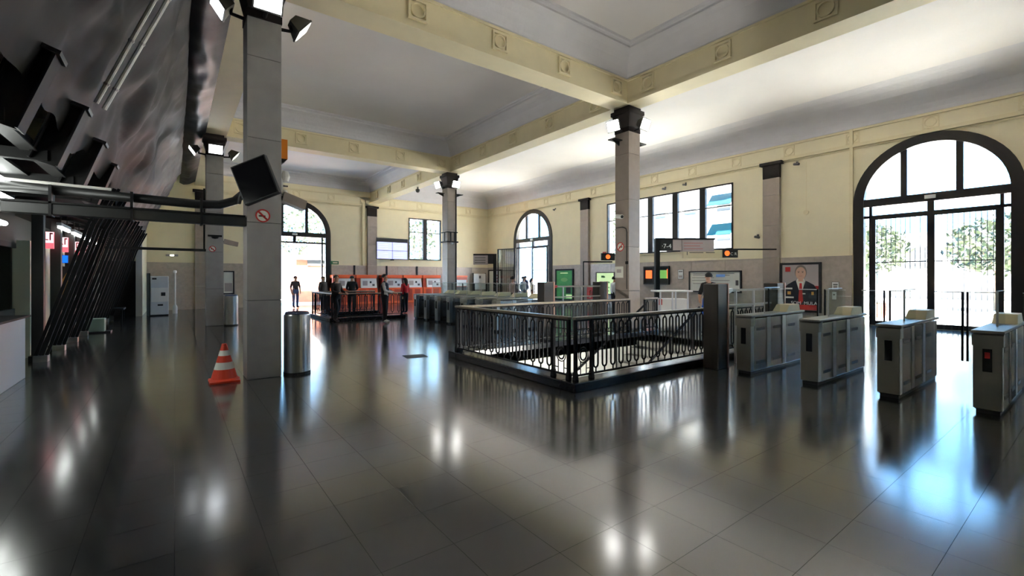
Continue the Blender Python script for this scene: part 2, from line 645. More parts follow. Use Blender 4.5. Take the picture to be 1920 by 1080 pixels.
frieze(PR, YB, YF, [A1 + k * 2.05 for k in range(-7, 13)], wall_right)
frieze(PF, 1.4, XR, [5.72 + k * 1.95 for k in range(-2, 7)], wall_far)
for u in (9.05, 11.15, 13.3):
    B().boxp(PF, u - .06, u + .06, 1.82, DZ + .06, -.07, -.045).obj('joint_strip', MT['dark_frame'], wall_far)
# downpipes beside the near arch and beside the far-wall pilaster
B().boxp(PR, 5.52, 5.62, 2.42, 6.85, -.08, 0).obj('wall_duct', MT['trim_cream'], wall_right)
B().boxp(PF, 9.55, 9.7, 2.42, 6.3, -.1, 0).obj('wall_duct', MT['trim_cream'], wall_far)

# alcove wall at the far left and dark doorway beside it
al = struct(B().box(-1.3, -1.1, 24.7, YF, 0, 8.2).obj('wall_alcove', MT['cream']))
B().box(-1.305, -1.095, 24.66, 24.7, 0, 3.2).obj('wall_corner_strip', MT['white_plaster'], al)
B().box(-6, -1.3, 24.9, 25.1, 2.35, 8.2).obj('wall_over_doorway', MT['cream'], al)
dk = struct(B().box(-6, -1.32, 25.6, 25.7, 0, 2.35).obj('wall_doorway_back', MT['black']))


# ------------------------------------------------------------------ arches, doors, windows
def arch_line(uc, r, zb, zs, n=28):
    pts = [(uc + r, zb)]
    for k in range(n + 1):
        a = PI * k / n
        pts.append((uc + r * math.cos(a), zs + r * math.sin(a)))
    pts.append((uc - r, zb))
    return pts


def leaf(P, u0, u1, z0, z1, d, parent, nb=11, glazed=True):
    """one iron and glass gate leaf: the stiles with rails, bars and a pane below it"""
    b = B()
    b.boxp(P, u0, u0 + .09, z0, z1, d, d + .06)
    b.boxp(P, u1 - .09, u1, z0, z1, d, d + .06)
    b.boxp(P, u0 + .07, u1 - .07, z0, z0 + .16, d, d + .06)
    b.boxp(P, u0 + .07, u1 - .07, z1 - .06, z1, d, d + .06)
    b.boxp(P, u0 + .07, u1 - .07, 2.13, 2.16, d + .01, d + .05)
    lf = b.obj('door_leaf', MT['dark_frame'], parent)
    for k in range(nb):
        u = u0 + .07 + (u1 - u0 - .14) * (k + .5) / nb
        B().boxp(P, u - .007, u + .007, z0 + .16, z1 - .06, d + .02, d + .04).obj('grille_bar', MT['dark_frame'], lf)
    if glazed:
        B().boxp(P, u0 + .07, u1 - .07, z0 + .16, z1 - .06, d + .045, d + .05).obj('glass_pane', MT['glass'], lf)
    return lf


def arch_door(n, P, uc, leaves, label):
    r = ARCH_R
    zt = 4.05
    b = B()
    b.strip(P, arch_line(uc, r - .26, 0, ZS), arch_line(uc, r + .03, 0, ZS), -.05, .2)
    root = struct(b.obj('door_%d' % n, MT['dark_frame']), label)
    ri = r - .25
    B().boxp(P, uc - ri, uc + ri, zt, zt + .26, -.03, .16).obj('transom', MT['dark_frame'], root)
    B().boxp(P, uc - ri, uc + ri, 3.66, 3.75, .02, .12).obj('transom', MT['dark_frame'], root)
    for du in (-.66, .66):
        top = ZS + math.sqrt(ri ** 2 - du ** 2)
        B().boxp(P, uc + du - .08, uc + du + .08, zt + .26, top + .02, .02, .12).obj('fanlight_mullion', MT['dark_frame'], root)
    # fanlight panes, one between each pair of bars
    for a0, a1 in ((-ri, -.74), (-.58, .58), (.74, ri)):
        pl = [(uc + a0, zt + .26), (uc + a1, zt + .26)]
        for k in range(13):
            u = a1 + (a0 - a1) * k / 12
            z = ZS + math.sqrt(max(0, ri ** 2 - u ** 2))
            if z > zt + .27:
                pl.append((uc + u, z))
        B().prism(P, pl, .06, .066).obj('glass_pane', MT['glass'], root)
    B().boxp(P, uc - 1.58, uc - 1.5, 0, zt, .02, .14).obj('door_post', MT['dark_frame'], root)
    B().boxp(P, uc + 1.5, uc + 1.58, 0, zt, .02, .14).obj('door_post', MT['dark_frame'], root)
    B().boxp(P, uc - .08, uc + .08, 3.75, zt, .02, .14).obj('door_post', MT['dark_frame'], root)
    if leaves:
        leaf(P, uc - 1.5, uc - .0, .0, 3.66, .03, root)
        leaf(P, uc + .0, uc + 1.5, .0, 3.66, .03, root)
    for s in (-1, 1):
        B().boxp(P, uc + s * 1.65 - .07, uc + s * 1.65 + .07, 0.05, 3.66, .06, .066).obj('glass_pane', MT['glass'], root)
    B().boxp(P, uc - .13, uc + .13, zt + .08, zt + .19, -.08, -.03).obj('lamp_plate', MT['plain_white'], root)
    return root


d1 = arch_door(1, PR, A1, True, 'large arched glass door with iron bars, nearest on the side wall')
d2 = arch_door(2, PR, A2, False, 'smaller looking arched doorway at the end of the side wall, one leaf folded open')
d3 = arch_door(3, PF, A3, False, 'arched doorway in the end wall behind the thick clad column')
d4 = arch_door(4, PR, A4, True, 'arched door in the bay behind the viewer')
# door 2: one leaf folded back against the wall, one shut
u_dir = (Vector((18.6, 26.65, 0)) - Vector((19.05, 25.05, 0))).normalized()
n_dir = Vector((-u_dir.y, u_dir.x, 0))
Pfold = lambda u, z, d: tuple(Vector((19.05, 25.05, 0)) + u_dir * u + n_dir * d + Vector((0, 0, z)))
leaf(Pfold, 0, 1.62, .02, 3.7, -.03, d2, 9)
leaf(PR, A2 - 1.5, A2 + .1, .02, 3.66, .03, d2, 9)


def window(n, P, u0, u1, z0, z1, nu, zbar, label, mull=.145):
    b = B()
    f = .06
    b.strip(P, rect_poly(u0 + f, u1 - f, z0 + f, z1 - f), rect_poly(u0 - .01, u1 + .01, z0 - .01, z1 + .01), -.03, .14, True)
    root = struct(b.obj('window_%d' % n, MT['dark_frame']), label)
    w = (u1 - u0) / nu
    for i in range(1, nu):
        B().boxp(P, u0 + i * w - mull, u0 + i * w + mull, z0 + f, z1 - f, -.01, .14).obj('mullion', MT['dark_frame'], root)
    for i in range(nu):
        a = u0 + i * w + (mull if i else f)
        c = u0 + (i + 1) * w - (mull if i < nu - 1 else f)
        B().boxp(P, a, c, zbar - .025, zbar + .025, .02, .1).obj('glazing_bar', MT['dark_frame'], root)
        B().boxp(P, a, c, z0 + f, zbar - .025, .06, .066).obj('glass_pane', MT['glass'], root)
        B().boxp(P, a, c, zbar + .025, z1 - f, .06, .066).obj('glass_pane', MT['glass'], root)
    B().boxp(P, u0 - .06, u1 + .06, z0 - .06, z0 - .01, -.08, .1).obj('window_sill', MT['trim_cream'], root)
    return root


window(1, PR, 9.8, 16.8, 2.86, 5.7, 5, 4.75, 'wide five light window high on the side wall')
window(2, PF, 12.72, 15.15, 2.86, 5.7, 2, 4.75, 'two light window high on the end wall beside the video screens')

# ------------------------------------------------------------------ ceiling
CZ = 7.78


def coffer(name, x0, x1, y0, y1, prof, parent=None):
    bm = bmesh.new()
    rings = []
    for d, z in prof:
        rings.append([bm.verts.new((x0 + d, y0 + d, z)), bm.verts.new((x1 - d, y0 + d, z)), bm.verts.new((x1 - d, y1 - d, z)), bm.verts.new((x0 + d, y1 - d, z))])
    for a, c in zip(rings, rings[1:]):
        for k in range(4):
            bm.faces.new((a[k], a[(k + 1) % 4], c[(k + 1) % 4], c[k]))
    x = B()
    x.bm.free()
    x.bm = bm
    return x.obj(name, MT['cove'], parent)


PROF = [(0, 7.12), (.03, 7.16), (.05, 7.24), (.1, 7.36), (.19, 7.49), (.32, 7.6), (.46, 7.655), (.5, 7.66), (.5, 7.71), (.53, 7.735), (.6, 7.735), (.62, 7.78)]
PROF_A = [(0, 6.85), (.03, 6.87), (.05, 6.98), (.12, 7.14), (.25, 7.32), (.45, 7.5), (.7, 7.63), (1.0, 7.72), (1.4, 7.78)]
ceiling = struct(B().box(XL, XR, YB, YF, CZ, CZ + .1).obj('ceiling', MT['white_plaster']))
hb = .26
ys = [YB, BY[0], BY[1], BY[2], YF]
for a, c in zip(ys, ys[1:]):
    ya = a + (hb if a != YB else 0)
    yc = c - (hb if c != YF else 0)
    coffer('ceiling_cove', BX[0] + hb, BX[1] - hb, ya, yc, PROF, ceiling)
coffer('ceiling_cove', BX[1] + hb, XR, YB, YF, PROF_A, ceiling)


def beam(P, u0, u1, us0, us1, label):
    """P(u,z,d): d across the beam, -hb..hb"""
    b = B().boxp(P, u0, u1, 6.45, 7.8, -hb, hb)
    o = struct(b.obj('ceiling_beam', MT['trim_cream']), label)
    for s in (-1, 1):
        d0, d1 = (hb, hb + .035) if s > 0 else (-hb - .035, -hb)
        B().boxp(P, u0, u1, 6.45, 6.53, d0, d1).obj('beam_moulding', MT['trim_cream'], o)
        e0, e1 = (hb, hb + .018) if s > 0 else (-hb - .018, -hb)
        B().boxp(P, u0, u1, 6.53, 6.57, e0, e1).obj('beam_moulding', MT['trim_cream'], o)
        B().boxp(P, u0, u1, 7.06, 7.12, d0, d1).obj('beam_moulding', MT['trim_cream'], o)
        for u in (us0 if s < 0 else us1):
            Q = (lambda u_, z_, d_: P(u_, z_, -hb + d_)) if s < 0 else (lambda u_, z_, d_: P(u_, z_, hb - d_))
            rosette(Q, u, 6.81, o, s=.2, d0=-.05)
    return o


xs_r = [5.74 + k * 1.95 for k in range(-2, 3)]
names = ['cream plaster beam behind the viewer', 'cream plaster beam crossing over the two nearest columns', 'cream plaster beam crossing over the two further columns']
for yb, nm in zip(BY, names):
    P = lambda u, z, d, yb=yb: (u, yb + d, z)
    beam(P, BX[0] + hb, BX[1] - hb, xs_r, xs_r, nm)
yr = []
for c in (-6.6, 3.35, 13.42, 23.5):
    yr += [c + k * 2.05 for k in range(-2, 3)]
for xb, nm in zip(BX, ['cream plaster beam along the black sheeting', 'long cream plaster beam along the middle of the hall']):
    P = lambda u, z, d, xb=xb: (xb + d, u, z)
    beam(P, YB, YF, yr, yr, nm)


# ------------------------------------------------------------------ columns
def column(x, y, h, m, label, hw=.245):
    core = struct(B().box(x - hw + .012, x + hw - .012, y - hw + .012, y + hw - .012, 0, 6.45).obj('column', MT['grout']), label)
    zz = [0, 1.25, 2.49, 3.83, 5.12, 5.74]
    for a, c in zip(zz, zz[1:]):
        B().box(x - hw, x + hw, y - hw, y + hw, a + .003, c - .004).obj('stone_block', m, core, bevel=.006)
    cb = B().box(x - hw - .01, x + hw + .01, y - hw - .01, y + hw + .01, 5.74, 5.86)
    cb.frustum((x, y), hw - .02, hw - .02, hw + .06, hw + .06, 5.86, 6.25)
    cb.frustum((x, y), hw + .09, hw + .09, hw + .09, hw + .09, 6.25, 6.36)
    cb.frustum((x, y), hw + .02, hw + .02, hw + .02, hw + .02, 6.36, 6.45)
    cb.obj('capital', MT['capital'], core)
    return core


C1 = (1.155, 8.4)
C2 = (10.43, 8.4)
C3 = (10.22, 18.5)
C4 = (1.09, 18.4)
column(*C1, 6.45, MT['stone'], 'thick grey clad column nearest the camera carrying the tilted black monitor')
column(*C2, 6.45, MT['stone_brown'], 'grey clad column behind the stairwell railing')
column(*C3, 6.45, MT['stone_brown'], 'grey column far down the hall beside the turnstiles')
column(*C4, 6.45, MT['stone'], 'grey column beyond the traffic cone near the white machine')
column(BX[0], BY[0], 6.45, MT['stone'], 'column behind the viewer')
column(BX[1], BY[0], 6.45, MT['stone'], 'second column behind the viewer')


# ------------------------------------------------------------------ flood lights on the columns
def flood(loc, dirv, lit, label, wall_pt):
    """housing shaped as a truncated pyramid, glass front facing dirv"""
    t = thing('floodlight', label, 'lamp', loc, 0, 'floodlights on the columns')
    d = Vector(dirv).normalized()
    u = Vector((0, 0, 1)).cross(d).normalized()
    v = d.cross(u)

    def Q(a, bb, c):
        return tuple(u * a + v * bb + d * c)
    b = B()
    b.corners([Q(-.1, -.07, -.22), Q(.1, -.07, -.22), Q(.1, .07, -.22), Q(-.1, .07, -.22), Q(-.2, -.15, -.02), Q(.2, -.15, -.02), Q(.2, .15, -.02), Q(-.2, .15, -.02)])
    b.corners([Q(-.21, -.16, -.02), Q(.21, -.16, -.02), Q(.21, .16, -.02), Q(-.21, .16, -.02), Q(-.21, -.16, .01), Q(.21, -.16, .01), Q(.21, .16, .01), Q(-.21, .16, .01)])
    b.obj('housing', MT['lamp_body'], t)
    B().corners([Q(-.19, -.14, .008), Q(.19, -.14, .008), Q(.19, .14, .008), Q(-.19, .14, .008), Q(-.18, -.13, .018), Q(.18, -.13, .018), Q(.18, .13, .018), Q(-.18, .13, .018)]).obj('lens', MT[('flood_dim', 'flood_lit', 'flood_soft')[lit]], t)
    w = Vector(wall_pt) - Vector(loc)
    B().tube([tuple(w), tuple(w * .5 + Vector((0, 0, -.02))), Q(0, -.02, -.2)], .03, 8).obj('bracket', MT['dark_steel'], t)
    return t


FL = [
    (C1, 'the nearest column', [((-1, 0, -.7), 2, 'facing the black sheeting'), ((0, -1, -.55), 2, 'facing the camera'), ((1, 0, -.8), 0, 'facing the stairwell, dimmer')]),
    (C2, 'the column behind the stairwell', [((-1, -.1, -.35), 1, 'facing the entrance side'), ((.1, -1, -.4), 1, 'facing the turnstiles')]),
    (C3, 'the column far down the hall', [((-1, -.1, -.35), 1, 'facing left'), ((.1, -1, -.4), 1, 'facing the camera side')]),
    (C4, 'the column beyond the traffic cone', [((-1, 0, -.7), 2, 'facing the black sheeting'), ((0, -1, -.5), 2, 'facing the camera'), ((1, 0, -.8), 0, 'facing the hall, unlit side')]),
]
for (cx, cy), nm, ls in FL:
    for d, lit, txt in ls:
        h = Vector((d[0], d[1], 0)).normalized()
        axis = Vector((round(h.x), round(h.y), 0))
        base = Vector((cx, cy, 5.78)) + axis * .255
        flood(tuple(base + axis * .36 + Vector((0, 0, .08))), d, lit, 'floodlight high on %s, %s' % (nm, txt), tuple(base))
for (cx, cy), nm in ((C2, 'behind the stairwell'), (C3, 'far down the hall')):
    for ax, ay, txt in ((-1, .35, 'on its left'), (1, -.35, 'on its right')):
        t = thing('lamp_shelf', 'small dark steel lamp shelf %s of the column %s' % (txt, nm), 'shelf', (cx + ax * .28, cy + ay * .2, 5.5), 0)
        B().box(min(0, ax * .34), max(0, ax * .34), -.12, .12, 0, .025).obj('shelf_plate', MT['dark_steel'], t)
        B().corners([(0, -.015, -.12), (0, .015, -.12), (0, .015, 0), (0, -.015, 0), (ax * .02, -.015, -.12), (ax * .02, .015, -.12), (ax * .3, .015, 0), (ax * .3, -.015, 0)]).obj('gusset', MT['dark_steel'], t)

# ------------------------------------------------------------------ stairwells
WX0, WX1, WY0, WY1 = WELLS[0]
ZB = -3.2
w = B()
w.box(WX0 - .15, WX0, WY0 - .15, WY1 + .15, ZB, -.007)
w.box(WX0, WX1, WY0 - .15, WY0, ZB, -.007)
w.box(WX0, WX1, WY1, WY1 + .15, ZB, -.007)
w.box(WX0 - .15, WX1 + .15, WY0 - .15, WY1 + .15, ZB - .1, ZB)
w.box(WX1, WX1 + .15, WY0 - .15, WY1 + .15, ZB, -.007)
wellw = struct(w.obj('wall_stairwell', MT['well_white']))
# stairs come down from the right end
nst = 18
for i in range(nst):
    z1 = -.17 * (i + 1)
    x1 = WX1 - i * .3
    B().box(x1 - .3, x1, WY0, WY1, z1 - .17 if i else z1 - .17, z1).obj('stair_step', MT['stair'], wellw)
for yy in (WY0 + .06, (WY0 + WY1) / 2, WY1 - .06):
    t = thing('stair_handrail', 'dark sloping handrail inside the near stairwell, %s' % ('front side' if yy < 5 else 'down the middle' if yy < 7 else 'back side'), 'handrail', (WX1, yy, 0), 0, 'handrails in the near stairwell')
    B().tube([(0, 0, .85), (-5.2, 0, -2.1)], .03, 8).obj('rail', MT['iron'], t)
    for k in range(6):
        xx = -.3 - k * .95
        B().tube([(xx, 0, -.17 * int(-xx / .3 + 1)), (xx, 0, .85 + xx * .567)], .02, 6).obj('rail_post', MT['iron'], t)
t = thing('stairwell_fill_light', 'unseen fill light added on the inner wall of the near stairwell', 'lamp', (7.0, WY0 + .03, -.5))  # unseen lamp added to brighten the white walls and steps below
B().box(-1.6, 1.6, -.03, .03, -.05, .05).obj('fitting', MT['white_panel'], t)
B().tube([(-1.5, .06, 0), (1.5, .06, 0)], .03, 8).obj('tube', mat('stairwell_fill_tube', (1, 1, 1), .4, emit=(1, .98, .92), estr=110), t)
# second stairwell
a0, a1, c0, c1 = WELLS[1]
w = B()
w.box(a0 - .15, a0, c0 - .15, c1 + .15, ZB, -.007)
w.box(a1, a1 + .15, c0 - .15, c1 + .15, ZB, -.007)
w.box(a0, a1, c0 - .15, c0, ZB, -.007)
w.box(a0, a1, c1, c1 + .15, ZB, -.007)
w.box(a0 - .15, a1 + .15, c0 - .15, c1 + .15, ZB - .1, ZB)
wellw2 = struct(w.obj('wall_second_stairwell', MT['well_white']))
for i in range(10):
    B().box(a1 - (i + 1) * .27, a1 - i * .27, c0, c1, -.17 * (i + 2), -.17 * (i + 1)).obj('stair_step', MT['stair'], wellw2)

CURB = .13


def link_mesh(h0, h1):
    """elongated iron loop with a stem above and below"""
    b = B()
    hw, r = .047, .0145
    n = 6
    pts = []
    for k in range(n + 1):
        a = PI + PI * k / n
        pts.append((hw * math.cos(a), 0, h0 + .07 + hw + hw * math.sin(a)))
    for k in range(n + 1):
        a = PI * k / n
        pts.append((hw * math.cos(a), 0, h1 - .05 - hw + hw * math.sin(a)))
    pts.append(pts[0])
    b.tube(pts, r, 5, False)
    b.tube([(0, 0, h0), (0, 0, h0 + .075)], .012, 5)
    b.tube([(0, 0, h1 - .055), (0, 0, h1)], .012, 5)
    return b.mesh('baluster')


LINK = link_mesh(CURB + .07, .99)
LINK.materials.append(MT['iron'])


def post_mesh():
    b = B()
    b.frustum((0, 0), .022, .022, .022, .022, CURB, 1.0)
    b.frustum((0, 0), .034, .034, .026, .026, CURB, CURB + .1)
    return b.mesh('railing_post')


POST = post_mesh()
POST.materials.append(MT['iron'])


def ornament(parent, P):
    b = B()
    n = 16
    for sx, sz, c, r in ((.065, .075, .48, .012), (.1, .11, .48, .008)):
        pts = [P(sx * math.cos(2 * PI * k / n), c + sz * math.sin(2 * PI * k / n), 0) for k in range(n + 1)]
        b.tube(pts, r, 5, False)
    for u in (-.06, .06):
        b.tube([P(u, CURB + .07, 0), P(u, .39, 0)], .008, 5)
        b.tube([P(u, .57, 0), P(u, .99, 0)], .008, 5)
    b.tube([P(-.16, .28, 0), P(-.06, .28, 0)], .008, 5)
    b.tube([P(.06, .28, 0), P(.16, .28, 0)], .008, 5)
    b.tube([P(-.16, .86, 0), P(.16, .86, 0)], .008, 5)
    b.obj('scroll_ornament', MT['iron'], parent)


def railing(p0, p1, label, group, pitch=.185, orn=(), endposts=(1, 1)):
    p0, p1 = Vector(p0), Vector(p1)
    L = (p1 - p0).length
    d = (p1 - p0) / L
    ang = math.atan2(d.y, d.x)
    t = thing('railing', label, 'railing', (p0.x, p0.y, 0), ang, group)
    B().box(0, L, -.04, .04, 1.0, 1.045).obj('top_rail', MT['handrail'], t, bevel=.012)
    B().box(0, L, -.012, .012, .975, 1.0).obj('iron_flat', MT['iron'], t)
    B().box(0, L, -.014, .014, CURB + .05, CURB + .075).obj('bottom_rail', MT['iron'], t)
    s = .36 if 0 in orn else .0
    e = L - (.36 if 1 in orn else .0)
    if endposts[0]:
        link('railing_post', POST, t, loc=(.03, 0, 0))
    if endposts[1]:
        link('railing_post', POST, t, loc=(L - .03, 0, 0))
    if 0 in orn:
        link('railing_post', POST, t, loc=(s, 0, 0))
        ornament(t, lambda u, z, q: (.19 + u, q, z))
    if 1 in orn:
        link('railing_post', POST, t, loc=(e, 0, 0))
        ornament(t, lambda u, z, q: (L - .19 + u, q, z))
    n = max(1, int((e - s - .1) / pitch))
    for k in range(n):
        link('baluster', LINK, t, loc=(s + (e - s) * (k + .5) / n, 0, 0))
    return t


def curb(x0, x1, y0, y1, w, label):
    b = B()
    for k in ((x0, x1, y0, y0 + w), (x0, x1, y1 - w, y1), (x0, x0 + w, y0 + w, y1 - w)):
        b.box(*k, 0, CURB)
    o = b.obj('stairwell_curb', MT['granite'], bevel=.012)
    return struct(o, label)


curb(4.46, 11.1, 4.5, 8.13, .3, 'black granite curb around the near stairwell')
RX, RY0, RY1 = 4.6, 4.66, 8.05
railing((RX, RY0, 0), (10.9, RY0, 0), 'black iron railing of the near stairwell, side running toward the turnstiles', 'railing around the near stairwell', orn=(0,))
railing((RX, RY1, 0), (RX, RY0 + .08, 0), 'black iron railing of the near stairwell, side toward the thick column and bin', 'railing around the near stairwell', orn=(1,))
railing((RX + .08, RY1, 0), (10.1, RY1, 0), 'black iron railing at the back of the near stairwell, left of the column', 'railing around the near stairwell')
railing((10.72, RY1, 0), (11.35, RY1, 0), 'short black iron railing at the back of the near stairwell, right of the column', 'railing around the near stairwell')
curb(4.55, 7.5, 17.2, 20.6, .28, 'dark curb around the further stairwell')
G2 = 'railing around the further stairwell'
railing((4.7, 17.35, 0), (7.4, 17.35, 0), 'dark railing of the further stairwell facing the camera, in front of orange machines', G2, .24)
railing((4.7, 20.45, 0), (4.7, 17.43, 0), 'dark railing of the further stairwell on the arched doorway side', G2, .24)
railing((4.78, 20.45, 0), (7.4, 20.45, 0), 'dark railing at the back of the further stairwell', G2, .24)

# ------------------------------------------------------------------ turnstiles


def make_turnstile(loc, label):
    t = thing('turnstile', label, 'turnstile', loc, 0, 'steel turnstile cabinets in the gate line')
    b = B()
    b.box(0, 2.1, -.115, .115, .04, .93)
    b.obj('cabinet', MT['steel_satin'], t, bevel=.02)
    B().box(.03, 2.07, -.1, .1, 0, .04).obj('plinth', MT['black'], t)
    for x0, x1 in ((.0, .1), (.58, .72), (1.18, 1.32)):
        for s in (-1, 1):
            B().box(x0, x1, *((.115, .122) if s > 0 else (-.122, -.115)), .06, .93).obj('steel_strip', MT['steel'], t)
    B().box(-.008, .0, -.112, .112, .06, .8).obj('front_panel', MT['steel_pale'], t)
    B().corners([(-.02, -.13, .8), (.12, -.13, .8), (.12, .13, .8), (-.02, .13, .8), (-.02, -.13, .93), (.12, -.13, .95), (.12, .13, .95), (-.02, .13, .93)]).obj('front_collar', MT['steel_pale'], t)
    B().box(-.014, -.008, -.04, .04, .5, .77).obj('display', MT['black_gloss'], t)
    B().box(-.02, 2.12, -.14, .14, .95, .985).obj('top_plate', MT['steel_pale'], t, bevel=.01)
    for x0 in (.2, .82, 1.42):
        for z0 in (.72, .16):
            for s in (-1, 1):
                B().box(x0, x0 + .3, *((.115, .119) if s > 0 else (-.119, -.115)), z0, z0 + .045).obj('sensor_slot', MT['black'], t)
    B().corners([(1.35, -.12, .985), (1.95, -.12, .985), (1.95, .12, .985), (1.35, .12, .985), (1.5, -.11, 1.11), (1.93, -.11, 1.11), (1.93, .11, 1.11), (1.5, .11, 1.11)]).obj('card_reader', MT['sign_cream'], t)
    B().box(.75, 1.35, -.008, .008, .985, 1.43).obj('glass_panel', MT['barrier_glass'], t)
    B().tube([(.75, 0, .985), (.75, 0, 1.44)], .011, 6).obj('glass_edge', MT['steel'], t)
    B().tube([(.75, 0, 1.435), (1.35, 0, 1.435)], .008, 6).obj('glass_edge', MT['steel'], t)
    for s in (-1, 1):
        fl = B().box(1.9, 1.915, *((.122, .42) if s > 0 else (-.42, -.122)), .35, 1.39).obj('swing_flap', MT['barrier_glass'], t)
        B().box(1.895, 1.92, *((.42, .445) if s > 0 else (-.445, -.42)), .35, 1.4).obj('flap_edge', MT['dark_steel'], fl)
        B().box(1.895, 1.92, *((.122, .42) if s > 0 else (-.42, -.122)), 1.385, 1.4).obj('flap_edge', MT['steel'], fl)
    return t


TX = 7.66
ts = make_turnstile((TX, 3.74, 0), 'steel turnstile cabinet beside the tall brown post at the railing end')
near_l = [(2.76, 'steel turnstile cabinet second from the tall brown post, black front display'),
          (1.82, 'steel turnstile cabinet third from the tall brown post, in front of the bright arched door'),
          (.9, 'steel turnstile cabinet nearest the camera with red mark on its display')]
for y, lb in near_l:
    tn = dup(ts, (TX, y, 0), 0, lb)
B().box(-.016, -.014, -.022, .022, .66, .73).obj('pictogram', MT['red'], tn)
dup(ts, (TX, -.02, 0), 0, 'steel turnstile cabinet just outside the frame at the near end of the gate line')
for i, y in enumerate((11.1, 12.05, 13.0, 13.95, 14.85, 15.75, 16.65)):
    nth = ['partly hidden, closest to the near stairwell railing', 'second beyond the near stairwell railing', 'third beyond the near stairwell railing', 'fourth beyond the near stairwell railing',
           'fifth beyond the near stairwell railing', 'second from the man in the vest', 'closest to the man in the vest'][i]
    dup(ts, (TX, y, 0), 0, 'steel turnstile cabinet in the distant gate line, %s' % nth)


def tall_post(x, y, label, h=1.5):
    t = thing('gate_post', label, 'post', (x, y, 0), 0, 'tall brown posts at the gate line')
    B().box(-.17, .15, -.14, .14, 0, h).obj('post_body', MT['wood_post'], t, bevel=.015)
    B().box(.15, .19, -.15, .15, 0, h + .01).obj('edge_trim', MT['salmon'], t)
    B().lathe([(.0, h - .5), (.03, h - .5), (.03, h - .49), (.0, h - .49)], 12).obj('indicator', MT['orange_dark'], t)
    return t


tall_post(7.78, 4.3, 'tall dark brown box post at the right end of the near railing')
tall_post(10.1, 4.3, 'tall dark brown box post behind the first turnstile cabinet')
tall_post(7.75, 8.9, 'tall brown box post left of the green poster')
tall_post(10.1, 9.15, 'tall brown box post left of the lit map, beside the column')
for y, x0, x1, nm in ((4.3, 7.98, 9.92, 'between the near brown posts'), (9.0, 7.95, 9.92, 'between the brown posts beyond the stairwell')):
    t = thing('gate_barrier', 'two bar steel and glass barrier %s' % nm, 'barrier', (x0, y, 0), 0)
    L = x1 - x0
    B().box(0, L, -.03, .03, 1.36, 1.4).obj('top_bar', MT['steel_pale'], t)
    B().box(0, L, -.03, .03, 1.08, 1.11).obj('lower_bar', MT['steel_pale'], t)
    B().box(0.02, L - .02, -.006, .006, .3, 1.36).obj('glass_panel', MT['barrier_glass'], t)
    for xx in (.5, 1.2):
        B().box(xx, xx + .03, -.02, .02, 0, 1.36).obj('upright', MT['steel'], t)
    B().corners([(0, -.1, 1.3), (.22, -.1, 1.36), (.22, .02, 1.36), (0, .02, 1.3), (0, -.1, 1.4), (.22, -.1, 1.42), (.22, .02, 1.42), (0, .02, 1.4)]).obj('arrow_marker', MT['red'] if y > 6 else MT['steel'], t)

# white topped glass kiosk behind the stairwell
t = thing('glass_kiosk', 'white topped glass kiosk behind the short railing right of the column', 'kiosk', (12.2, 8.15, 0), -.62)
B().box(-.55, .55, -.3, .3, 1.19, 1.24).obj('top_slab', MT['plain_white'], t, bevel=.02)
for xx in (-.42, -.05, .05, .42):
    B().box(xx - .02, xx + .02, -.24, -.2, 0, 1.19).obj('upright', MT['white_panel'], t)
B().box(-.44, .44, -.2, .2, 0.02, .98).obj('white_case', MT['plain_white'], t)
B().box(-.46, -.36, -.21, -.2, .8, .98).obj('red_mark', MT['red'], t)

# ------------------------------------------------------------------ objects on the right wall


def board(name, P, u0, u1, z0, z1, label, cat, frame=MT['dark_frame'], face=MT['paper'], fw=.06, depth=.08, dbase=-.035):
    cu, cz = (u0 + u1) / 2, z0
    base = P(cu, z0, dbase)
    t = thing(name, label, cat, base)
    Q = lambda u, z, d: tuple(Vector(P(u, z, d + dbase)) - Vector(base))
    B().strip(Q, rect_poly(u0 + fw, u1 - fw, z0 + fw, z1 - fw), rect_poly(u0, u1, z0, z1), -depth, 0, True).obj('frame', frame, t)
    B().boxp(Q, u0 + fw, u1 - fw, z0 + fw, z1 - fw, -depth * .6, 0).obj('panel', face, t)
    return t, (lambda u, z, d: Q(u, z, -depth * .6 + d))


def disc(P, uc, zc, ru, rz, d, m, name, parent, n=24, a0=0, a1=2 * PI):
    pl = [(uc + ru * math.cos(a0 + (a1 - a0) * k / n), zc + rz * math.sin(a0 + (a1 - a0) * k / n)) for k in range(n if a1 - a0 > 6 else n + 1)]
    return B().prism(P, pl, -d, 0).obj(name, m, parent)


# campaign style poster of a generic man in a suit (u runs toward the camera side reversed: larger Y is left in view)
t, Q = board('poster', PR, 6.48, 7.88, .32, 2.2, 'framed poster of a grey haired man in a dark suit above a red band', 'poster', MT['black'], MT['sign_grey'], .08)
B().boxp(Q, 6.57, 7.79, .41, 1.32, -.004, 0).obj('red_band', MT['red'], t)
B().prism(Q, [(6.6, .6), (7.76, .6), (7.74, 1.2), (7.62, 1.36), (7.4, 1.5), (7.22, 1.54), (7.1, 1.54), (6.92, 1.48), (6.72, 1.36), (6.62, 1.2)][:3] + [(7.62, 1.36), (7.4, 1.5), (7.22, 1.56), (7.1, 1.56), (6.92, 1.48), (6.72, 1.36), (6.62, 1.2)], -.007, 0).obj('suit', mat('poster_suit', s2l(34, 34, 44), .5), t)
B().prism(Q, [(7.16, .95), (7.32, 1.5), (7.26, 1.6), (7.06, 1.6), (7.0, 1.5)], -.009, 0).obj('shirt', MT['paper'], t)
B().prism(Q, [(7.16, .62), (7.24, .75), (7.2, 1.42), (7.12, 1.42), (7.08, .75)], -.011, 0).obj('tie', MT['red'], t)
B().boxp(Q, 7.08, 7.24, 1.48, 1.66, -.0105, 0).obj('neck', MT['poster_skin'], t)
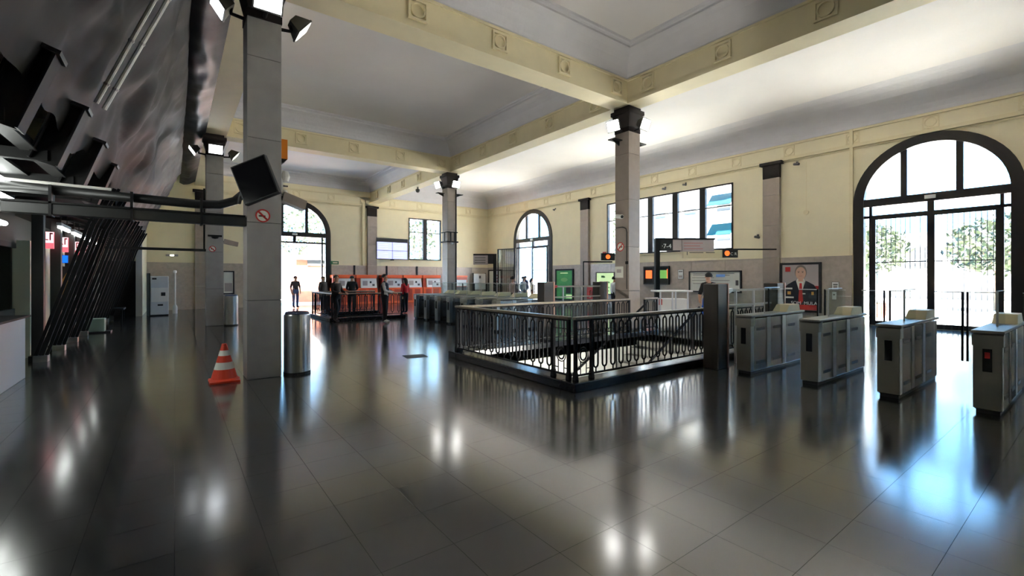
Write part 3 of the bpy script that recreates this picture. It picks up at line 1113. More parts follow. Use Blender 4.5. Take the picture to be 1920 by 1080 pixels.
disc(Q, 7.16, 1.84, .2, .27, .011, MT['hair_grey'], 'hair', t)
disc(Q, 7.16, 1.79, .175, .24, .013, MT['poster_skin'], 'face', t)
for du in (-.07, .07):
    disc(Q, 7.16 + du, 1.83, .028, .014, .015, MT['eye'], 'eye', t, 10)
    B().boxp(Q, 7.16 + du - .04, 7.16 + du + .04, 1.865, 1.88, -.015, 0).obj('eyebrow', MT['hair_grey'], t)
B().prism(Q, [(7.16 - .025, 1.75), (7.16 + .025, 1.75), (7.16, 1.84)], -.016, 0).obj('nose', MT['salmon'], t)
B().boxp(Q, 7.1, 7.22, 1.68, 1.695, -.015, 0).obj('mouth', MT['pink_text'], t)
B().boxp(Q, 7.52, 7.7, 1.86, 2.04, -.01, 0).obj('logo_square', MT['red'], t)
B().boxp(Q, 7.0, 7.1, 1.0, 1.04, -.009, 0).obj('print_line', MT['paper'], t)
B().boxp(Q, 6.72, 6.8, .98, 1.1, -.009, 0).obj('emblem', MT['ochre'], t)
B().boxp(Q, 7.5, 7.62, .98, 1.1, -.009, 0).obj('emblem', MT['ochre'], t)
B().boxp(Q, 7.45, 7.68, 1.18, 1.24, -.009, 0).obj('print_line', MT['paper'], t)
B().boxp(Q, 7.4, 7.68, .84, .9, -.009, 0).obj('print_line', MT['paper'], t)
text('lettering', 'SOM  MULA', .17, MT['plain_white'], t, Q(7.05, .66, -.012), (0, -1, 0), (0, 0, 1))

t, Q = board('map_board', PR, 9.4, 11.8, .98, 1.93, 'wide white network map board in a rounded dark frame behind the man in blue', 'sign', MT['black'], MT['paper'], .05, .1)
for z, a, c in ((1.8, 9.7, 11.6), (1.72, 9.9, 10.4), (1.72, 10.9, 11.6), (1.62, 10.6, 11.65), (1.5, 9.9, 11.65), (1.36, 10.1, 11.6)):
    B().boxp(Q, a, c, z, z + .018, -.004, 0).obj('print_line', MT['grey_text'], t)
B().boxp(Q, 10.1, 10.5, 1.66, 1.78, -.006, 0).obj('blue_label', MT['screen_label_blue'], t)
B().boxp(Q, 9.52, 9.64, 1.3, 1.52, -.006, 0).obj('grey_block', MT['grey_text'], t)

t, Q = board('poster', PR, 19.37, 20.95, .25, 2.17, 'framed green poster left of the column behind the stairwell', 'poster', MT['dark_frame'], MT['green'], .09)
B().boxp(Q, 19.5, 20.0, .4, .62, -.006, 0).obj('pale_block', MT['green_pale'], t)
B().boxp(Q, 19.6, 20.0, .7, 1.15, -.006, 0).obj('dark_picture', MT['black'], t)
disc(Q, 20.16, 1.52, .3, .12, .006, MT['map_green'], 'round_mark', t)
B().boxp(Q, 19.85, 20.5, 1.9, 1.95, -.006, 0).obj('print_line', MT['green_pale'], t)

t, Q = board('map_board', PR, 16.2, 17.55, .7, 1.95, 'lit pale green local map on the side wall left of the column', 'sign', MT['grey_text'], MT['green_pale'], .05, .1)
random.seed(3)
for k in range(8):
    uu, zz = random.uniform(16.35, 17.2), random.uniform(.85, 1.75)
    B().boxp(Q, uu, uu + random.uniform(.08, .25), zz, zz + random.uniform(.04, .12), -.005, 0).obj('map_patch', MT['map_green'], t)

t, Q = board('poster', PR, 26.75, 28.45, .5, 2.25, 'pale framed poster at the corner behind the open gate leaf', 'poster', MT['dark_frame'], MT['paper'], .1)
for k in range(4):
    B().boxp(Q, 27.2, 27.6, 1.1 + k * .22, 1.22 + k * .22, -.005, 0).obj('print_block', MT['pink_text'], t)

t = thing('extinguisher_box', 'red fire extinguisher cabinet low on the side wall', 'extinguisher', (XR - .035, 17.92, .42), 0)
B().box(-.16, 0, -.24, .24, 0, .68).obj('case', MT['red'], t)
B().box(-.165, -.16, -.08, .08, .1, .45).obj('white_label', MT['plain_white'], t)
B().tube([(-.19, 0, .12), (-.19, 0, .5)], .06, 10).obj('extinguisher_body', MT['red'], t)

for (y0, y1, mm, lb) in ((13.7, 14.3, 'orange_lit', 'dark framed wall monitor with an orange screen'), (12.85, 13.48, 'green_lit', 'dark framed wall monitor with a green screen')):
    t, Q = board('wall_monitor', PR, y0, y1, 1.3, 2.2, lb, 'monitor', MT['black'], MT['dark_steel'], .05, .12)
    B().boxp(Q, y0 + .12, y1 - .12, 1.6, 2.0, -.01, 0).obj('screen', MT[mm], t)
    if mm == 'green_lit':
        B().boxp(Q, y0 + .06, y0 + .11, 1.6, 2.05, -.012, 0).obj('side_screen', MT['orange_lit'], t)

for (y0, y1, z0, z1, lb) in ((12.12, 12.42, 1.56, 2.02, 'small white notice with grey print right of the green monitor'), (5.93, 6.17, 1.16, 1.48, 'white square notice beside the framed poster of the man')):
    t, Q = board('notice', PR, y0, y1, z0, z1, lb, 'notice', MT['steel_pale'], MT['plain_white'], .02, .02)
    B().boxp(Q, y0 + .06, y1 - .06, z0 + .08, z0 + .18, -.003, 0).obj('print_block', MT['sign_grey'], t)
    B().boxp(Q, y0 + .05, y1 - .05, z1 - .12, z1 - .08, -.003, 0).obj('print_line', MT['grey_text'], t)
t = thing('switch_box', 'small white electrical box under the square notice on the side wall', 'box', (XR - .04, 6.07, .84))
B().box(-.07, 0, -.06, .06, 0, .27).obj('case', MT['plain_white'], t, bevel=.01)
B().box(-.075, -.07, -.03, .03, .15, .2).obj('switch', MT['steel_pale'], t)
B().tube([(-.03, -.06, .13), (-.03, -.5, .12)], .01, 6).obj('cable', MT['white_tube'], t)

# small cameras and lamps on the right wall
for (y, z, lb) in ((13.1, 6.0, 'small dark security camera above the wide window'), (12.0, 6.02, 'small bell shaped sensor above the wide window'), (7.3, 6.02, 'small hanging sensor beside the pilaster high on the side wall'),
                   (21.0, 5.95, 'small hanging sensor right of the distant arched doorway'), (8.75, 3.35, 'small dark security camera on the pilaster right of the wide window')):
    t = thing('security_camera', lb, 'camera', (XR - .02, y, z))
    B().box(-.05, 0, -.03, .03, -.03, .05).obj('bracket', MT['grey_text'], t)
    B().tube([(-.03, 0, 0), (-.18, -.05, -.05)], .02, 6).obj('arm', MT['grey_text'], t)
    B().tube([(-.14, .06, -.05), (-.24, -.14, -.1)], .05, 10).obj('camera_body', MT['grey_text'], t)
t = thing('wall_socket', 'small round socket low on the cream side wall between pilaster and arch', 'socket', (XR - .005, 7.0, 4.1))
B().tube([(0, 0, 0), (-.05, 0, 0)], .09, 14).obj('cover', MT['trim_cream'], t)
B().tube([(-.01, 0, .05), (-.01, 0, 1.9)], .01, 5).obj('cable', MT['trim_cream'], t)
t = thing('alarm_box', 'small red call point on the cream wall right of the distant pilaster', 'alarm', (XR - .005, 17.0, 2.75))
B().box(-.06, 0, -.09, .09, 0, .32).obj('case', MT['red'], t)
B().box(-.065, -.06, -.05, .05, .1, .2).obj('plate', MT['sign_cream'], t)

# ------------------------------------------------------------------ hanging bracket signs
# main platform sign: post plus arm, in view just right of the column
t = thing('platform_sign', 'dark post with an overhead arm carrying grey direction panels, right of the column', 'sign', (13.8, 9.8, 0), math.radians(-36.8))
B().box(-.08, .08, -.1, .1, 0, 2.98).obj('post', MT['dark_steel'], t, bevel=.02)
B().box(-.08, 2.03, -.1, .1, 2.97, 3.03).obj('arm', MT['dark_steel'], t)
B().box(.08, .52, -.11, .11, 2.58, 2.97).obj('number_box', MT['black'], t)
text('lettering', '·7-4', .22, MT['plain_white'], t, (.3, -.115, 2.74), (1, 0, 0), (0, 0, 1))
B().box(.54, .84, -.09, .09, 2.6, 2.97).obj('grey_panel', MT['sign_grey'], t)
B().box(.86, 2.0, -.09, .09, 2.56, 2.97).obj('grey_panel', MT['sign_grey'], t)
for k in range(3):
    B().box(.92, 1.6 - .1 * (k % 2), -.094, -.09, 2.64 + k * .1, 2.665 + k * .1).obj('print_line', MT['pink_text'], t)
t = thing('overhead_sign', 'cream overhead sign with black and orange end panel under the wide window', 'sign', (16.1, 10.2, 0), math.radians(-36.8))
B().box(-.05, 3.72, -.04, .04, 2.72, 2.77).obj('arm', MT['dark_steel'], t)
B().box(-.04, 1.5, -.05, .05, 2.4, 2.72).obj('cream_panel', MT['sign_cream'], t)
B().box(1.5, 2.1, -.07, .07, 2.42, 2.76).obj('end_panel', MT['black'], t)
Q = lambda u, z, d: (u, -.07 + d, z)
disc(Q, 1.68, 2.59, .1, .1, .006, MT['orange_lit'], 'orange_disc', t)
text('lettering', 'C R', .16, MT['plain_white'], t, (1.93, -.076, 2.56), (1, 0, 0), (0, 0, 1))
for a, c in ((.2, .75), (.85, 1.2)):
    B().box(a, c, -.054, -.05, 2.6, 2.63).obj('print_line', MT['grey_text'], t)
B().box(.1, .13, -.054, -.05, 2.52, 2.66).obj('print_line', MT['grey_text'], t)
t = thing('overhead_sign', 'small dark sign with orange disc seen left of the column under the window', 'sign', (15.26, 13.63, 0), math.radians(-36.8))
B().box(-.9, -.86, -.03, .03, 0, 2.35).obj('post', MT['dark_steel'], t)
B().box(-.9, .4, -.03, .03, 2.31, 2.36).obj('arm', MT['dark_steel'], t)
B().box(-.1, .5, -.06, .06, 2.4, 2.72).obj('dark_panel', MT['black'], t)
Q = lambda u, z, d: (u, -.06 + d, z)
disc(Q, .2, 2.56, .1, .1, .006, MT['orange_lit'], 'orange_disc', t)
t = thing('overhead_sign', 'distant grey bracket sign on a post beside the far column', 'sign', (16.6, 24.4, 0), math.radians(-36.8))
B().box(.1, .32, -.1, .1, 0, 3.18).obj('post', MT['dark_steel'], t)
B().box(-1.2, .32, -.08, .08, 3.1, 3.2).obj('arm', MT['dark_steel'], t)
B().box(-1.2, -.25, -.07, .07, 2.5, 3.1).obj('grey_panel', MT['sign_grey'], t)
B().box(-.25, .1, -.08, .08, 2.55, 3.1).obj('dark_panel', MT['black'], t)
for k in range(3):
    B().box(-1.1, -.4, -.075, -.07, 2.6 + k * .16, 2.65 + k * .16).obj('print_line', MT['grey_text'], t)

# ------------------------------------------------------------------ far wall things
t = thing('video_wall', 'four lit blue screens mounted together high on the end wall', 'screen', (11.5, YF - .02, 2.85))
B().box(-1.08, 1.08, -.16, 0, 0, 1.38).obj('case', MT['black'], t)
for ix_ in (0, 1):
    for iz in (0, 1):
        B().box(-1.04 + ix_ * 1.05, -.02 + ix_ * 1.05, -.17, -.16, .03 + iz * .56, .56 + iz * .56).obj('screen', MT['screen_blue'], t)
        for k in range(3):
            B().box(-.95 + ix_ * 1.05, -.3 + ix_ * 1.05, -.173, -.17, .14 + iz * .56 + k * .12, .155 + iz * .56 + k * .12).obj('text_line', MT['white_letter'], t)
B().box(-.1, .1, -.2, -.05, -.06, 0).obj('camera_lens', MT['black'], t)

mx = [(7.58, 8.92), (8.98, 10.3), (10.62, 12.0), (12.06, 13.4), (13.46, 14.8)]
txts = ['orange ticket machine nearest the arched doorway, behind the two people in dark clothes', 'orange ticket machine second from the arched doorway', 'orange ticket machine behind the man in the dark vest',
        'orange ticket machine behind the woman in red', 'orange ticket machine half hidden by the far column']
for (x0, x1), lb in zip(mx, txts):
    t = thing('ticket_machine', lb, 'ticket machine', ((x0 + x1) / 2, YF - .04, 0), 0, 'orange ticket machines along the end wall')
    h = (x1 - x0) / 2
    B().box(-h, h, -.7, 0, 0, 1.0).obj('body', MT['orange'], t, bevel=.02)
    B().box(-h, h, -.45, 0, 1.0, 1.62).obj('upper_body', MT['orange_dark'], t)
    B().box(-h, h, -.62, 0, 1.62, 1.82).obj('hood', MT['orange'], t, bevel=.02)
    B().box(-h, -h + .1, -.66, 0, 1.0, 1.62).obj('side_cheek', MT['orange_dark'], t)
    B().corners([(-h + .3, -.62, 1.0), (h - .02, -.62, 1.0), (h - .02, -.45, 1.0), (-h + .3, -.45, 1.0), (-h + .3, -.52, 1.6), (h - .02, -.52, 1.6), (h - .02, -.45, 1.6), (-h + .3, -.45, 1.6)]).obj('control_panel', MT['plain_white'], t)
    B().box(-h + .42, .05, -.6, -.58, 1.15, 1.45).obj('touch_screen', MT['sign_grey'], t)
    B().box(.2, .3, -.6, -.57, 1.3, 1.42).obj('card_slot', MT['black'], t)
    B().box(.36, .5, -.61, -.57, 1.12, 1.25).obj('coin_tray', MT['grey_text'], t)
    for xx in (-.28, .3):
        B().box(xx - .2, xx + .2, -.71, -.7, .15, .9).obj('door_panel', MT['orange_dark'], t)

t = thing('information_panel', 'white information panel standing against the end wall near the corner', 'sign', (18.2, YF - .3, 0))
B().box(-.52, .52, -.05, .05, .78, 1.95).obj('panel', MT['plain_white'], t)
B().box(-.56, -.52, -.07, .07, 0, 2.0).obj('frame_post', MT['grey_text'], t)
B().box(.52, .56, -.07, .07, 0, 2.0).obj('frame_post', MT['grey_text'], t)
B().box(-.05, .1, -.055, -.05, 1.6, 1.8).obj('print_block', MT['grey_text'], t)
t = thing('display_case', 'low machine row with white glowing shelf left of the information panel', 'machine', (16.3, YF - .05, 0))
B().box(-.7, .7, -.6, 0, 0, 1.0).obj('base', MT['grey_text'], t)
B().box(-.7, .7, -.5, 0, 1.0, 1.68).obj('back', MT['orange_dark'], t)
B().box(-.7, .7, -.55, 0, 1.68, 1.8).obj('hood', MT['orange'], t)
B().box(-.6, .6, -.56, -.5, 1.05, 1.5).obj('front_panel', MT['plain_white'], t)
t = thing('exit_sign', 'small green exit sign low on the cream end wall above the marble', 'sign', (7.85, YF - .005, 2.46))
B().box(-.25, .25, -.05, 0, 0, .2).obj('case', mat('exit_green', s2l(60, 110, 70), .5), t)
B().box(-.1, .18, -.055, -.05, .06, .14).obj('pictogram', MT['sign_cream'], t)
t, Q = board('poster', PF, 2.05, 2.6, .75, 2.0, 'grey framed poster on the end wall between the bin and thick column', 'poster', MT['black'], MT['paper'], .06)
B().boxp(Q, 2.15, 2.5, .9, 1.35, -.005, 0).obj('picture', MT['sign_grey'], t)
t = thing('ceiling_camera', 'small dark dome camera hanging under the long beam before the end wall', 'camera', (10.35, 22.2, 6.45))
B().tube([(0, 0, 0), (0, 0, -.12)], .04, 8).obj('stem', MT['grey_text'], t)
B().lathe([(.0, -.3), (.08, -.27), (.11, -.2), (.11, -.12), (0, -.12)], 14).obj('dome', MT['black'], t)

# ------------------------------------------------------------------ things on columns


def no_smoking(P, u, z, r, label):
    base = P(u, z, 0)
    t = thing('no_smoking_sign', label, 'sign', base, 0, 'no smoking signs on columns')
    Q = lambda a, c, d: tuple(Vector(P(u + a, z + c, d)) - Vector(base))
    disc(Q, 0, 0, r, r, .004, MT['paper'], 'disc', t)
    n = 28
    B().strip(Q, [(r * .8 * math.cos(2 * PI * k / n), r * .8 * math.sin(2 * PI * k / n)) for k in range(n)], [(r * math.cos(2 * PI * k / n), r * math.sin(2 * PI * k / n)) for k in range(n)], -.007, 0, True).obj('ring', MT['red'], t)
    B().boxp(Q, -r * .55, r * .35, -r * .16, r * .06, -.006, 0).obj('cigarette', MT['black'], t)
    k = .7071 * r * .85
    B().prism(Q, [(-k - .01, k - .01), (-k + .01, k + .01), (k + .01, -k + .01), (k - .01, -k - .01)], -.008, 0).obj('bar', MT['red'], t)
    return t


PC1 = lambda u, z, d: (u, C1[1] - .246 + d, z)
no_smoking(PC1, 1.13, 2.6, .105, 'round red no smoking sign on the thick column under the tilted monitor')
PC4 = lambda u, z, d: (u, C4[1] - .246 + d, z)
no_smoking(PC4, 1.02, 2.59, .1, 'round no smoking sign on the column beyond the cone')
PC2 = lambda u, z, d: (C2[0] - .246 + d, u, z)
no_smoking(PC2, 8.45, 2.5, .13, 'round no smoking sign on the column behind the stairwell')
t = thing('notice', 'white paper notice taped to the column behind the stairwell', 'notice', (C2[0] - .246, 8.5, 1.62))
B().box(-.004, 0, -.15, .15, 0, .32).obj('sheet', MT['paper'], t)
B().box(-.006, -.004, -.08, .08, .14, .24).obj('print_block', MT['sign_grey'], t)
t = thing('security_camera', 'white bullet camera on the column behind the stairwell', 'camera', (C2[0] - .246, 8.42, 3.35))
B().tube([(0, 0, 0), (-.1, 0, 0)], .03, 8).obj('bracket', MT['plain_white'], t)
B().tube([(-.08, .1, .02), (-.14, -.14, -.02)], .06, 12).obj('camera_body', MT['plain_white'], t)
B().tube([(-.14, -.14, -.02), (-.145, -.15, -.022)], .045, 12).obj('lens', MT['black'], t)
t = thing('cable_conduit', 'dark cable looping down the left face of the column behind the stairwell', 'cable', (C2[0] - .25, 8.3, 0))
B().tube([(-.012, .3, 3.05), (-.012, .05, 3.05), (-.012, -.06, 3.0), (-.012, -.09, 2.9), (-.012, -.09, 1.3)], .012, 6).obj('cable', MT['black'], t)
B().box(-.03, 0, -.13, -.05, 2.0, 2.08).obj('clip', MT['dark_steel'], t)

# far column hoops and lamps
t = thing('lamp_ring', 'dark iron bracket ring with small lamp round the far column', 'lamp', (C3[0], C3[1], 3.5))
B().strip(lambda u, z, d: (u, z, d), [(-.25, -.25), (.25, -.25), (.25, .25), (-.25, .25)], [(-.3, -.3), (.3, -.3), (.3, .3), (-.3, .3)], -.25, -.19, True).obj('hoop', MT['dark_steel'], t)
B().strip(lambda u, z, d: (u, z, d), [(-.25, -.25), (.25, -.25), (.25, .25), (-.25, .25)], [(-.28, -.28), (.28, -.28), (.28, .28), (-.28, .28)], .2, .24, True).obj('hoop', MT['dark_steel'], t)
for xx, yy in ((-.31, -.1), (.1, -.31), (-.1, -.31)):
    B().box(xx - .02, xx + .02, yy - .02, yy + .02, -.2, .2).obj('strap', MT['dark_steel'], t)
B().lathe([(0, -.36), (.07, -.34), (.09, -.27), (.0, -.25)], 12, (-.1, -.38)).obj('lamp_globe', MT['plain_white'], t)
B().tube([(.2, -.26, 2.2), (.2, -.26, -3.5)], .022, 6).obj('conduit', MT['dark_steel'], t)

# tilted black monitor on the near column
t = thing('hanging_monitor', 'black flat monitor hung askew in front of the thick near column', 'monitor', (.97, 7.66, 3.06))
R_ = Vector((math.cos(YAW), -math.sin(YAW), 0))
th = math.radians(21.5)
ux = (R_ * math.cos(th) + Vector((0, 0, 1)) * math.sin(th)).normalized()
uz = (Vector((0, 0, 1)) * math.cos(th) - R_ * math.sin(th)).normalized()
un = ux.cross(uz)      # points away or toward the viewer
Q = lambda a, c, d: tuple(ux * a + uz * c + un * d)
b = B()
b.corners([Q(-.27, -.305, -.05), Q(.27, -.305, -.05), Q(.27, -.305, .04), Q(-.27, -.305, .04), Q(-.27, .305, -.05), Q(.27, .305, -.05), Q(.27, .305, .04), Q(-.27, .305, .04)])
b.obj('case', MT['black'], t, bevel=.01)
for s, mm in ((-.052, 'black_gloss'), (.042, 'black_gloss')):
    B().corners([Q(-.25, -.285, s - .002), Q(.25, -.285, s - .002), Q(.25, -.285, s + .002), Q(-.25, -.285, s + .002), Q(-.25, .285, s - .002), Q(.25, .285, s - .002), Q(.25, .285, s + .002), Q(-.25, .285, s + .002)]).obj('screen', MT[mm], t)
B().tube([(0.02, .06, 0), (.1, .3, -.02), (.12, .44, -.02)], .035, 8).obj('mount_arm', MT['dark_steel'], t)
B().tube([(-.1, .3, -.1), (-.16, .4, -.2), (-.17, .46, -.3)], .03, 8).obj('cable', MT['black'], t)

t = thing('warning_beacon', 'orange box on the hall side of the thick near column', 'alarm', (C1[0] + .245, 8.3, 3.5))
B().box(0, .09, -.14, .14, .06, .38).obj('case', mat('amber_case', s2l(226, 130, 30), .4), t)
B().corners([(0, -.1, 0), (.03, -.1, 0), (.03, .1, 0), (0, .1, 0), (0, -.14, .06), (.09, -.14, .06), (.09, .14, .06), (0, .14, .06)]).obj('lower_cone', MT['dark_steel'], t)
t = thing('security_camera', 'pair of small white cameras on the hall side of the thick near column', 'camera', (C1[0] + .245, 8.3, 3.1))
B().box(0, .04, -.05, .05, -.2, .3).obj('back_plate', MT['white_tube'], t)
B().lathe([(0, .1), (.06, .12), (.085, .2), (.06, .28), (0, .3)], 12, (.07, 0)).obj('dome', MT['white_tube'], t)
B().lathe([(0, -.18), (.05, -.16), (.07, -.1), (.05, -.03), (0, -.02)], 12, (.06, 0)).obj('dome', MT['white_tube'], t)
B().box(0, .12, -.015, .015, .03, .05).obj('arm', MT['black'], t)
t = thing('speaker_box', 'pale grey box speaker angled out from the hall side of the thick near column', 'speaker', (C1[0] + .26, 8.25, 2.92))
b = B()
b.corners([(0, -.12, -.05), (.34, -.12, -.17), (.34, .12, -.17), (0, .12, -.05), (.03, -.12, .1), (.37, -.12, -.02), (.37, .12, -.02), (.03, .12, .1)])
b.obj('cabinet', MT['stone_brown'], t)
B().box(-.02, .05, -.02, .02, -.02, .04).obj('bracket', MT['dark_steel'], t)

# dark ducts between the near column and the left structure
t = thing('cable_duct', 'pair of dark overhead ducts running from the thick near column to the ticket office', 'duct', (C1[0] - .245, 8.25, 0))
B().box(-2.62, 0, -.08, .08, 2.42, 2.56).obj('lower_duct', MT['duct'], t, bevel=.01)
B().box(-2.62, -.02, -.1, .1, 2.56, 2.585).obj('duct_lid', MT['dark_steel'], t)
B().tube([(-2.7, .05, 2.76), (-.62, .05, 2.72), (-.35, .05, 2.74), (-.15, .05, 2.82), (0, .05, 2.98)], .065, 10).obj('upper_duct', MT['duct'], t, smooth=True)
B().tube([(-2.7, -.06, 2.83), (-1.6, -.06, 2.81)], .02, 6).obj('cable', MT['white_tube'], t)
for xx in (-2.2, -1.4, -.6):
    B().box(xx, xx + .03, -.1, .11, 2.4, 2.8).obj('strap', MT['dark_steel'], t)
t = thing('cable_duct', 'thin dark overhead duct from the second left column to the sheeting', 'duct', (C4[0] - .245, 18.25, 0))
B().box(-2.55, 0, -.04, .04, 2.5, 2.58).obj('duct', MT['dark_steel'], t)
B().tube([(-.05, -.02, 2.54), (-.05, -.02, 4.6)], .03, 6).obj('riser', MT['dark_steel'], t)
t = thing('column_lamp', 'small dark lamp band on the second left column', 'lamp', (C4[0], C4[1] - .25, 3.0))
B().lathe([(0, -.08), (.08, -.06), (.12, 0), (0, .01)], 12, (0, -.08)).obj('shade', MT['dark_steel'], t)
B().box(-.2, .2, -.03, .0, 0, .06).obj('bar', MT['dark_steel'], t)
t = thing('speaker_box', 'pale box speaker on the second left column', 'speaker', (C4[0] + .25, C4[1] - .1, 2.85))
B().corners([(0, -.1, -.05), (.42, -.1, -.14), (.42, .1, -.14), (0, .1, -.05), (.03, -.1, .1), (.44, -.1, 0), (.44, .1, 0), (.03, .1, .1)]).obj('cabinet', MT['stone_brown'], t)
B().box(-.01, .04, -.02, .02, -.02, .03).obj('bracket', MT['dark_steel'], t)


# ------------------------------------------------------------------ bins, cone, left machines
def bin_(x, y, label):
    t = thing('litter_bin', label, 'bin', (x, y, 0), 0, 'steel litter bins beside columns')
    B().lathe([(.2, .03), (.205, .05), (.205, .98), (.2, 1.0), (.19, 1.0), (.19, .9), (0, .9)], 32).obj('body', MT['steel'], t, smooth=False)
    B().lathe([(.0, 0), (.19, 0), (.19, .03), (0, .03)], 28).obj('base', MT['black'], t)
    B().lathe([(.205, .0), (.21, .0), (.21, .04), (.205, .04)], 32).obj('rim', MT['black'], t).location.z = .0
    B().lathe([(.15, .9), (.17, .9), (.19, 1.02), (.17, 1.04), (.1, .95), (0, .93)], 20).obj('bin_liner', mat('blue_grey_bag', s2l(90, 96, 120), .4), t)
    return t


bin_(1.66, 8.28, 'tall round steel litter bin beside the thick near column')
bin_(1.55, 18.05, 'tall round steel litter bin beside the second left column')

t = thing('traffic_cone', 'orange traffic cone with two pale bands at the foot of the thick column', 'cone', (.62, 8.3, 0))
B().box(-.2, .2, -.2, .2, 0, .035).obj('base', MT['cone_orange'], t, bevel=.01)
R = lambda z: .17 * (1 - z / .62) + .022
zz = [.035, .06, .2, .305, .405, .485, .585]
cols = ['cone_orange', 'cone_orange', 'paper', 'cone_orange', 'paper', 'cone_orange']
nm_ = ['cone_foot', 'cone_band', 'reflective_band', 'cone_band', 'reflective_band', 'cone_tip']
for a, c, mm, nn in zip(zz, zz[1:], cols, nm_):
    pr = [(R(a) + (.0 if a > .04 else .03), a), (R(c), c)]
    B().lathe(pr, 24).obj(nn, MT[mm], t, smooth=False)

t = thing('coffee_machine', 'white vending machine with a dark side against the alcove corner', 'vending machine', (-.55, 24.75, 0), math.radians(10))
B().box(-.33, .3, -.32, .3, .05, 1.7).obj('cabinet', MT['white_panel'], t, bevel=.02)
B().box(-.36, -.33, -.34, .32, 0, 1.82).obj('dark_side', MT['black'], t)
B().box(-.3, .28, -.335, -.32, 1.25, 1.66).obj('display_panel', MT['white_panel'], t)
B().box(-.27, -.12, -.34, -.335, 1.55, 1.62).obj('dark_label', MT['black'], t)
B().box(-.3, .28, -.34, -.32, .6, 1.2).obj('middle_panel', MT['plain_white'], t)
B().box(.03, .18, -.35, -.34, .85, 1.0).obj('delivery_opening', MT['black'], t)
B().box(-.08, .1, -.34, -.325, .43, .5).obj('lower_slot', MT['black'], t)
B().box(-.32, .29, -.3, .28, 0, .05).obj('plinth', MT['black'], t)
t = thing('white_pole', 'slim white pole standing right of the white vending machine', 'pole', (.02, 25.7, 0))
B().tube([(0, 0, .35), (0, 0, 1.9)], .035, 10).obj('shaft', MT['white_tube'], t)
B().lathe([(.09, 0), (.09, .3), (.05, .4), (0, .4)], 12).obj('foot', MT['white_tube'], t)
B().lathe([(0, 1.85), (.06, 1.85), (.07, 1.92), (.05, 1.97), (0, 1.98)], 12).obj('head', MT['plain_white'], t)
t = thing('wall_lamp', 'small emergency lamp on the alcove wall above the marble', 'lamp', (-.1, YF - .005, 2.72))
B().box(-.25, .25, -.06, 0, 0, .1).obj('case', MT['sign_grey'], t)
B().box(-.08, .08, -.075, -.06, .01, .09).obj('lens', MT['flood_dim'], t)

# ------------------------------------------------------------------ ticket office and raked black structure on the left
off = thing('ticket_office', 'dark ticket office front with white counter at the left edge', 'ticket office', (-1.9, 10.5, 0))


def wb(x0, x1, y0, y1, z0, z1):
    return B().box(x0 + 1.9, x1 + 1.9, y0 - 10.5, y1 - 10.5, z0, z1)


wb(-2.45, -1.92, 5.2, 10.5, 0, .98).obj('counter', MT['white_panel'], off, bevel=.01)
wb(-2.5, -1.86, 5.2, 10.52, .98, 1.01).obj('counter_top', MT['dark_steel'], off)
wb(-2.62, -2.54, 5.2, 13.1, 2.3, 3.35).obj('fascia', MT['office_dark'], off)
wb(-2.58, -2.52, 5.2, 13.1, 2.2, 2.3).obj('window_head', MT['dark_steel'], off)
wb(-2.58, -2.54, 5.2, 13.0, 1.01, 2.2).obj('office_glass', MT['barrier_glass'], off)
for yy in (6.4, 8.2, 10.0, 11.6):
    wb(-2.59, -2.52, yy, yy + .06, 1.01, 2.2).obj('glazing_post', MT['dark_steel'], off)
wb(-2.62, -2.54, 10.5, 13.1, 0, 1.0).obj('lower_panel', MT['office_dark'], off)
wb(-5.6, -2.62, 13.2, 13.32, 0, 3.3).obj('end_wall', MT['office_dark'], off)
wb(-4.4, -4.3, 5.2, 13.2, 0, 3.3).obj('back_wall', MT['office_dark'], off)
wb(-4.4, -2.62, 5.2, 13.2, 3.3, 3.35).obj('office_ceiling', MT['office_dark'], off)
wb(-2.7, -1.62, 5.2, 10.4, 3.02, 3.06).obj('tube_shield_board', MT['dark_steel'], off)  # dark board added to keep the tube light off the sheeting edge
wb(-2.52, -2.33, 13.1, 13.4, 0, 2.36).obj('cream_jamb', MT['cream_panel'], off)
wb(-3.2, -3.0, 11.6, 11.9, 1.1, 1.4).obj('paper_tray', MT['paper'], off)
wb(-3.4, -3.0, 9.4, 9.8, 1.05, 1.45).obj('desk_screen', MT['grey_text'], off)
wb(-4.29, -4.27, 9.0, 9.5, 1.3, 2.0).obj('wall_paper_sheet', MT['paper'], off)

for i, (x, z, y0, y1) in enumerate(((-1.85, 2.93, 6.3, 9.6), (-1.85, 2.71, 6.3, 9.6), (-1.98, 2.4, 6.3, 9.7))):
    t = thing('tube_light', 'lit fluorescent tube above the ticket counter, %s of three' % ('top', 'middle', 'lowest')[i], 'lamp', (x, y0, z), 0, 'tube lights above the ticket counter')
    B().box(-.08, -.03, 0, y1 - y0, -.05, .06).obj('batten', MT['duct'], t)
    B().tube([(0, .02, 0), (0, y1 - y0 - .02, 0)], .035, 10).obj('tube', MT['tube_lit'], t)
    for yy in (.5, 2.6):
        B().box(-.6 + .0, -.05, yy, yy + .05, 0, .04).obj('hanger', MT['duct'], t)

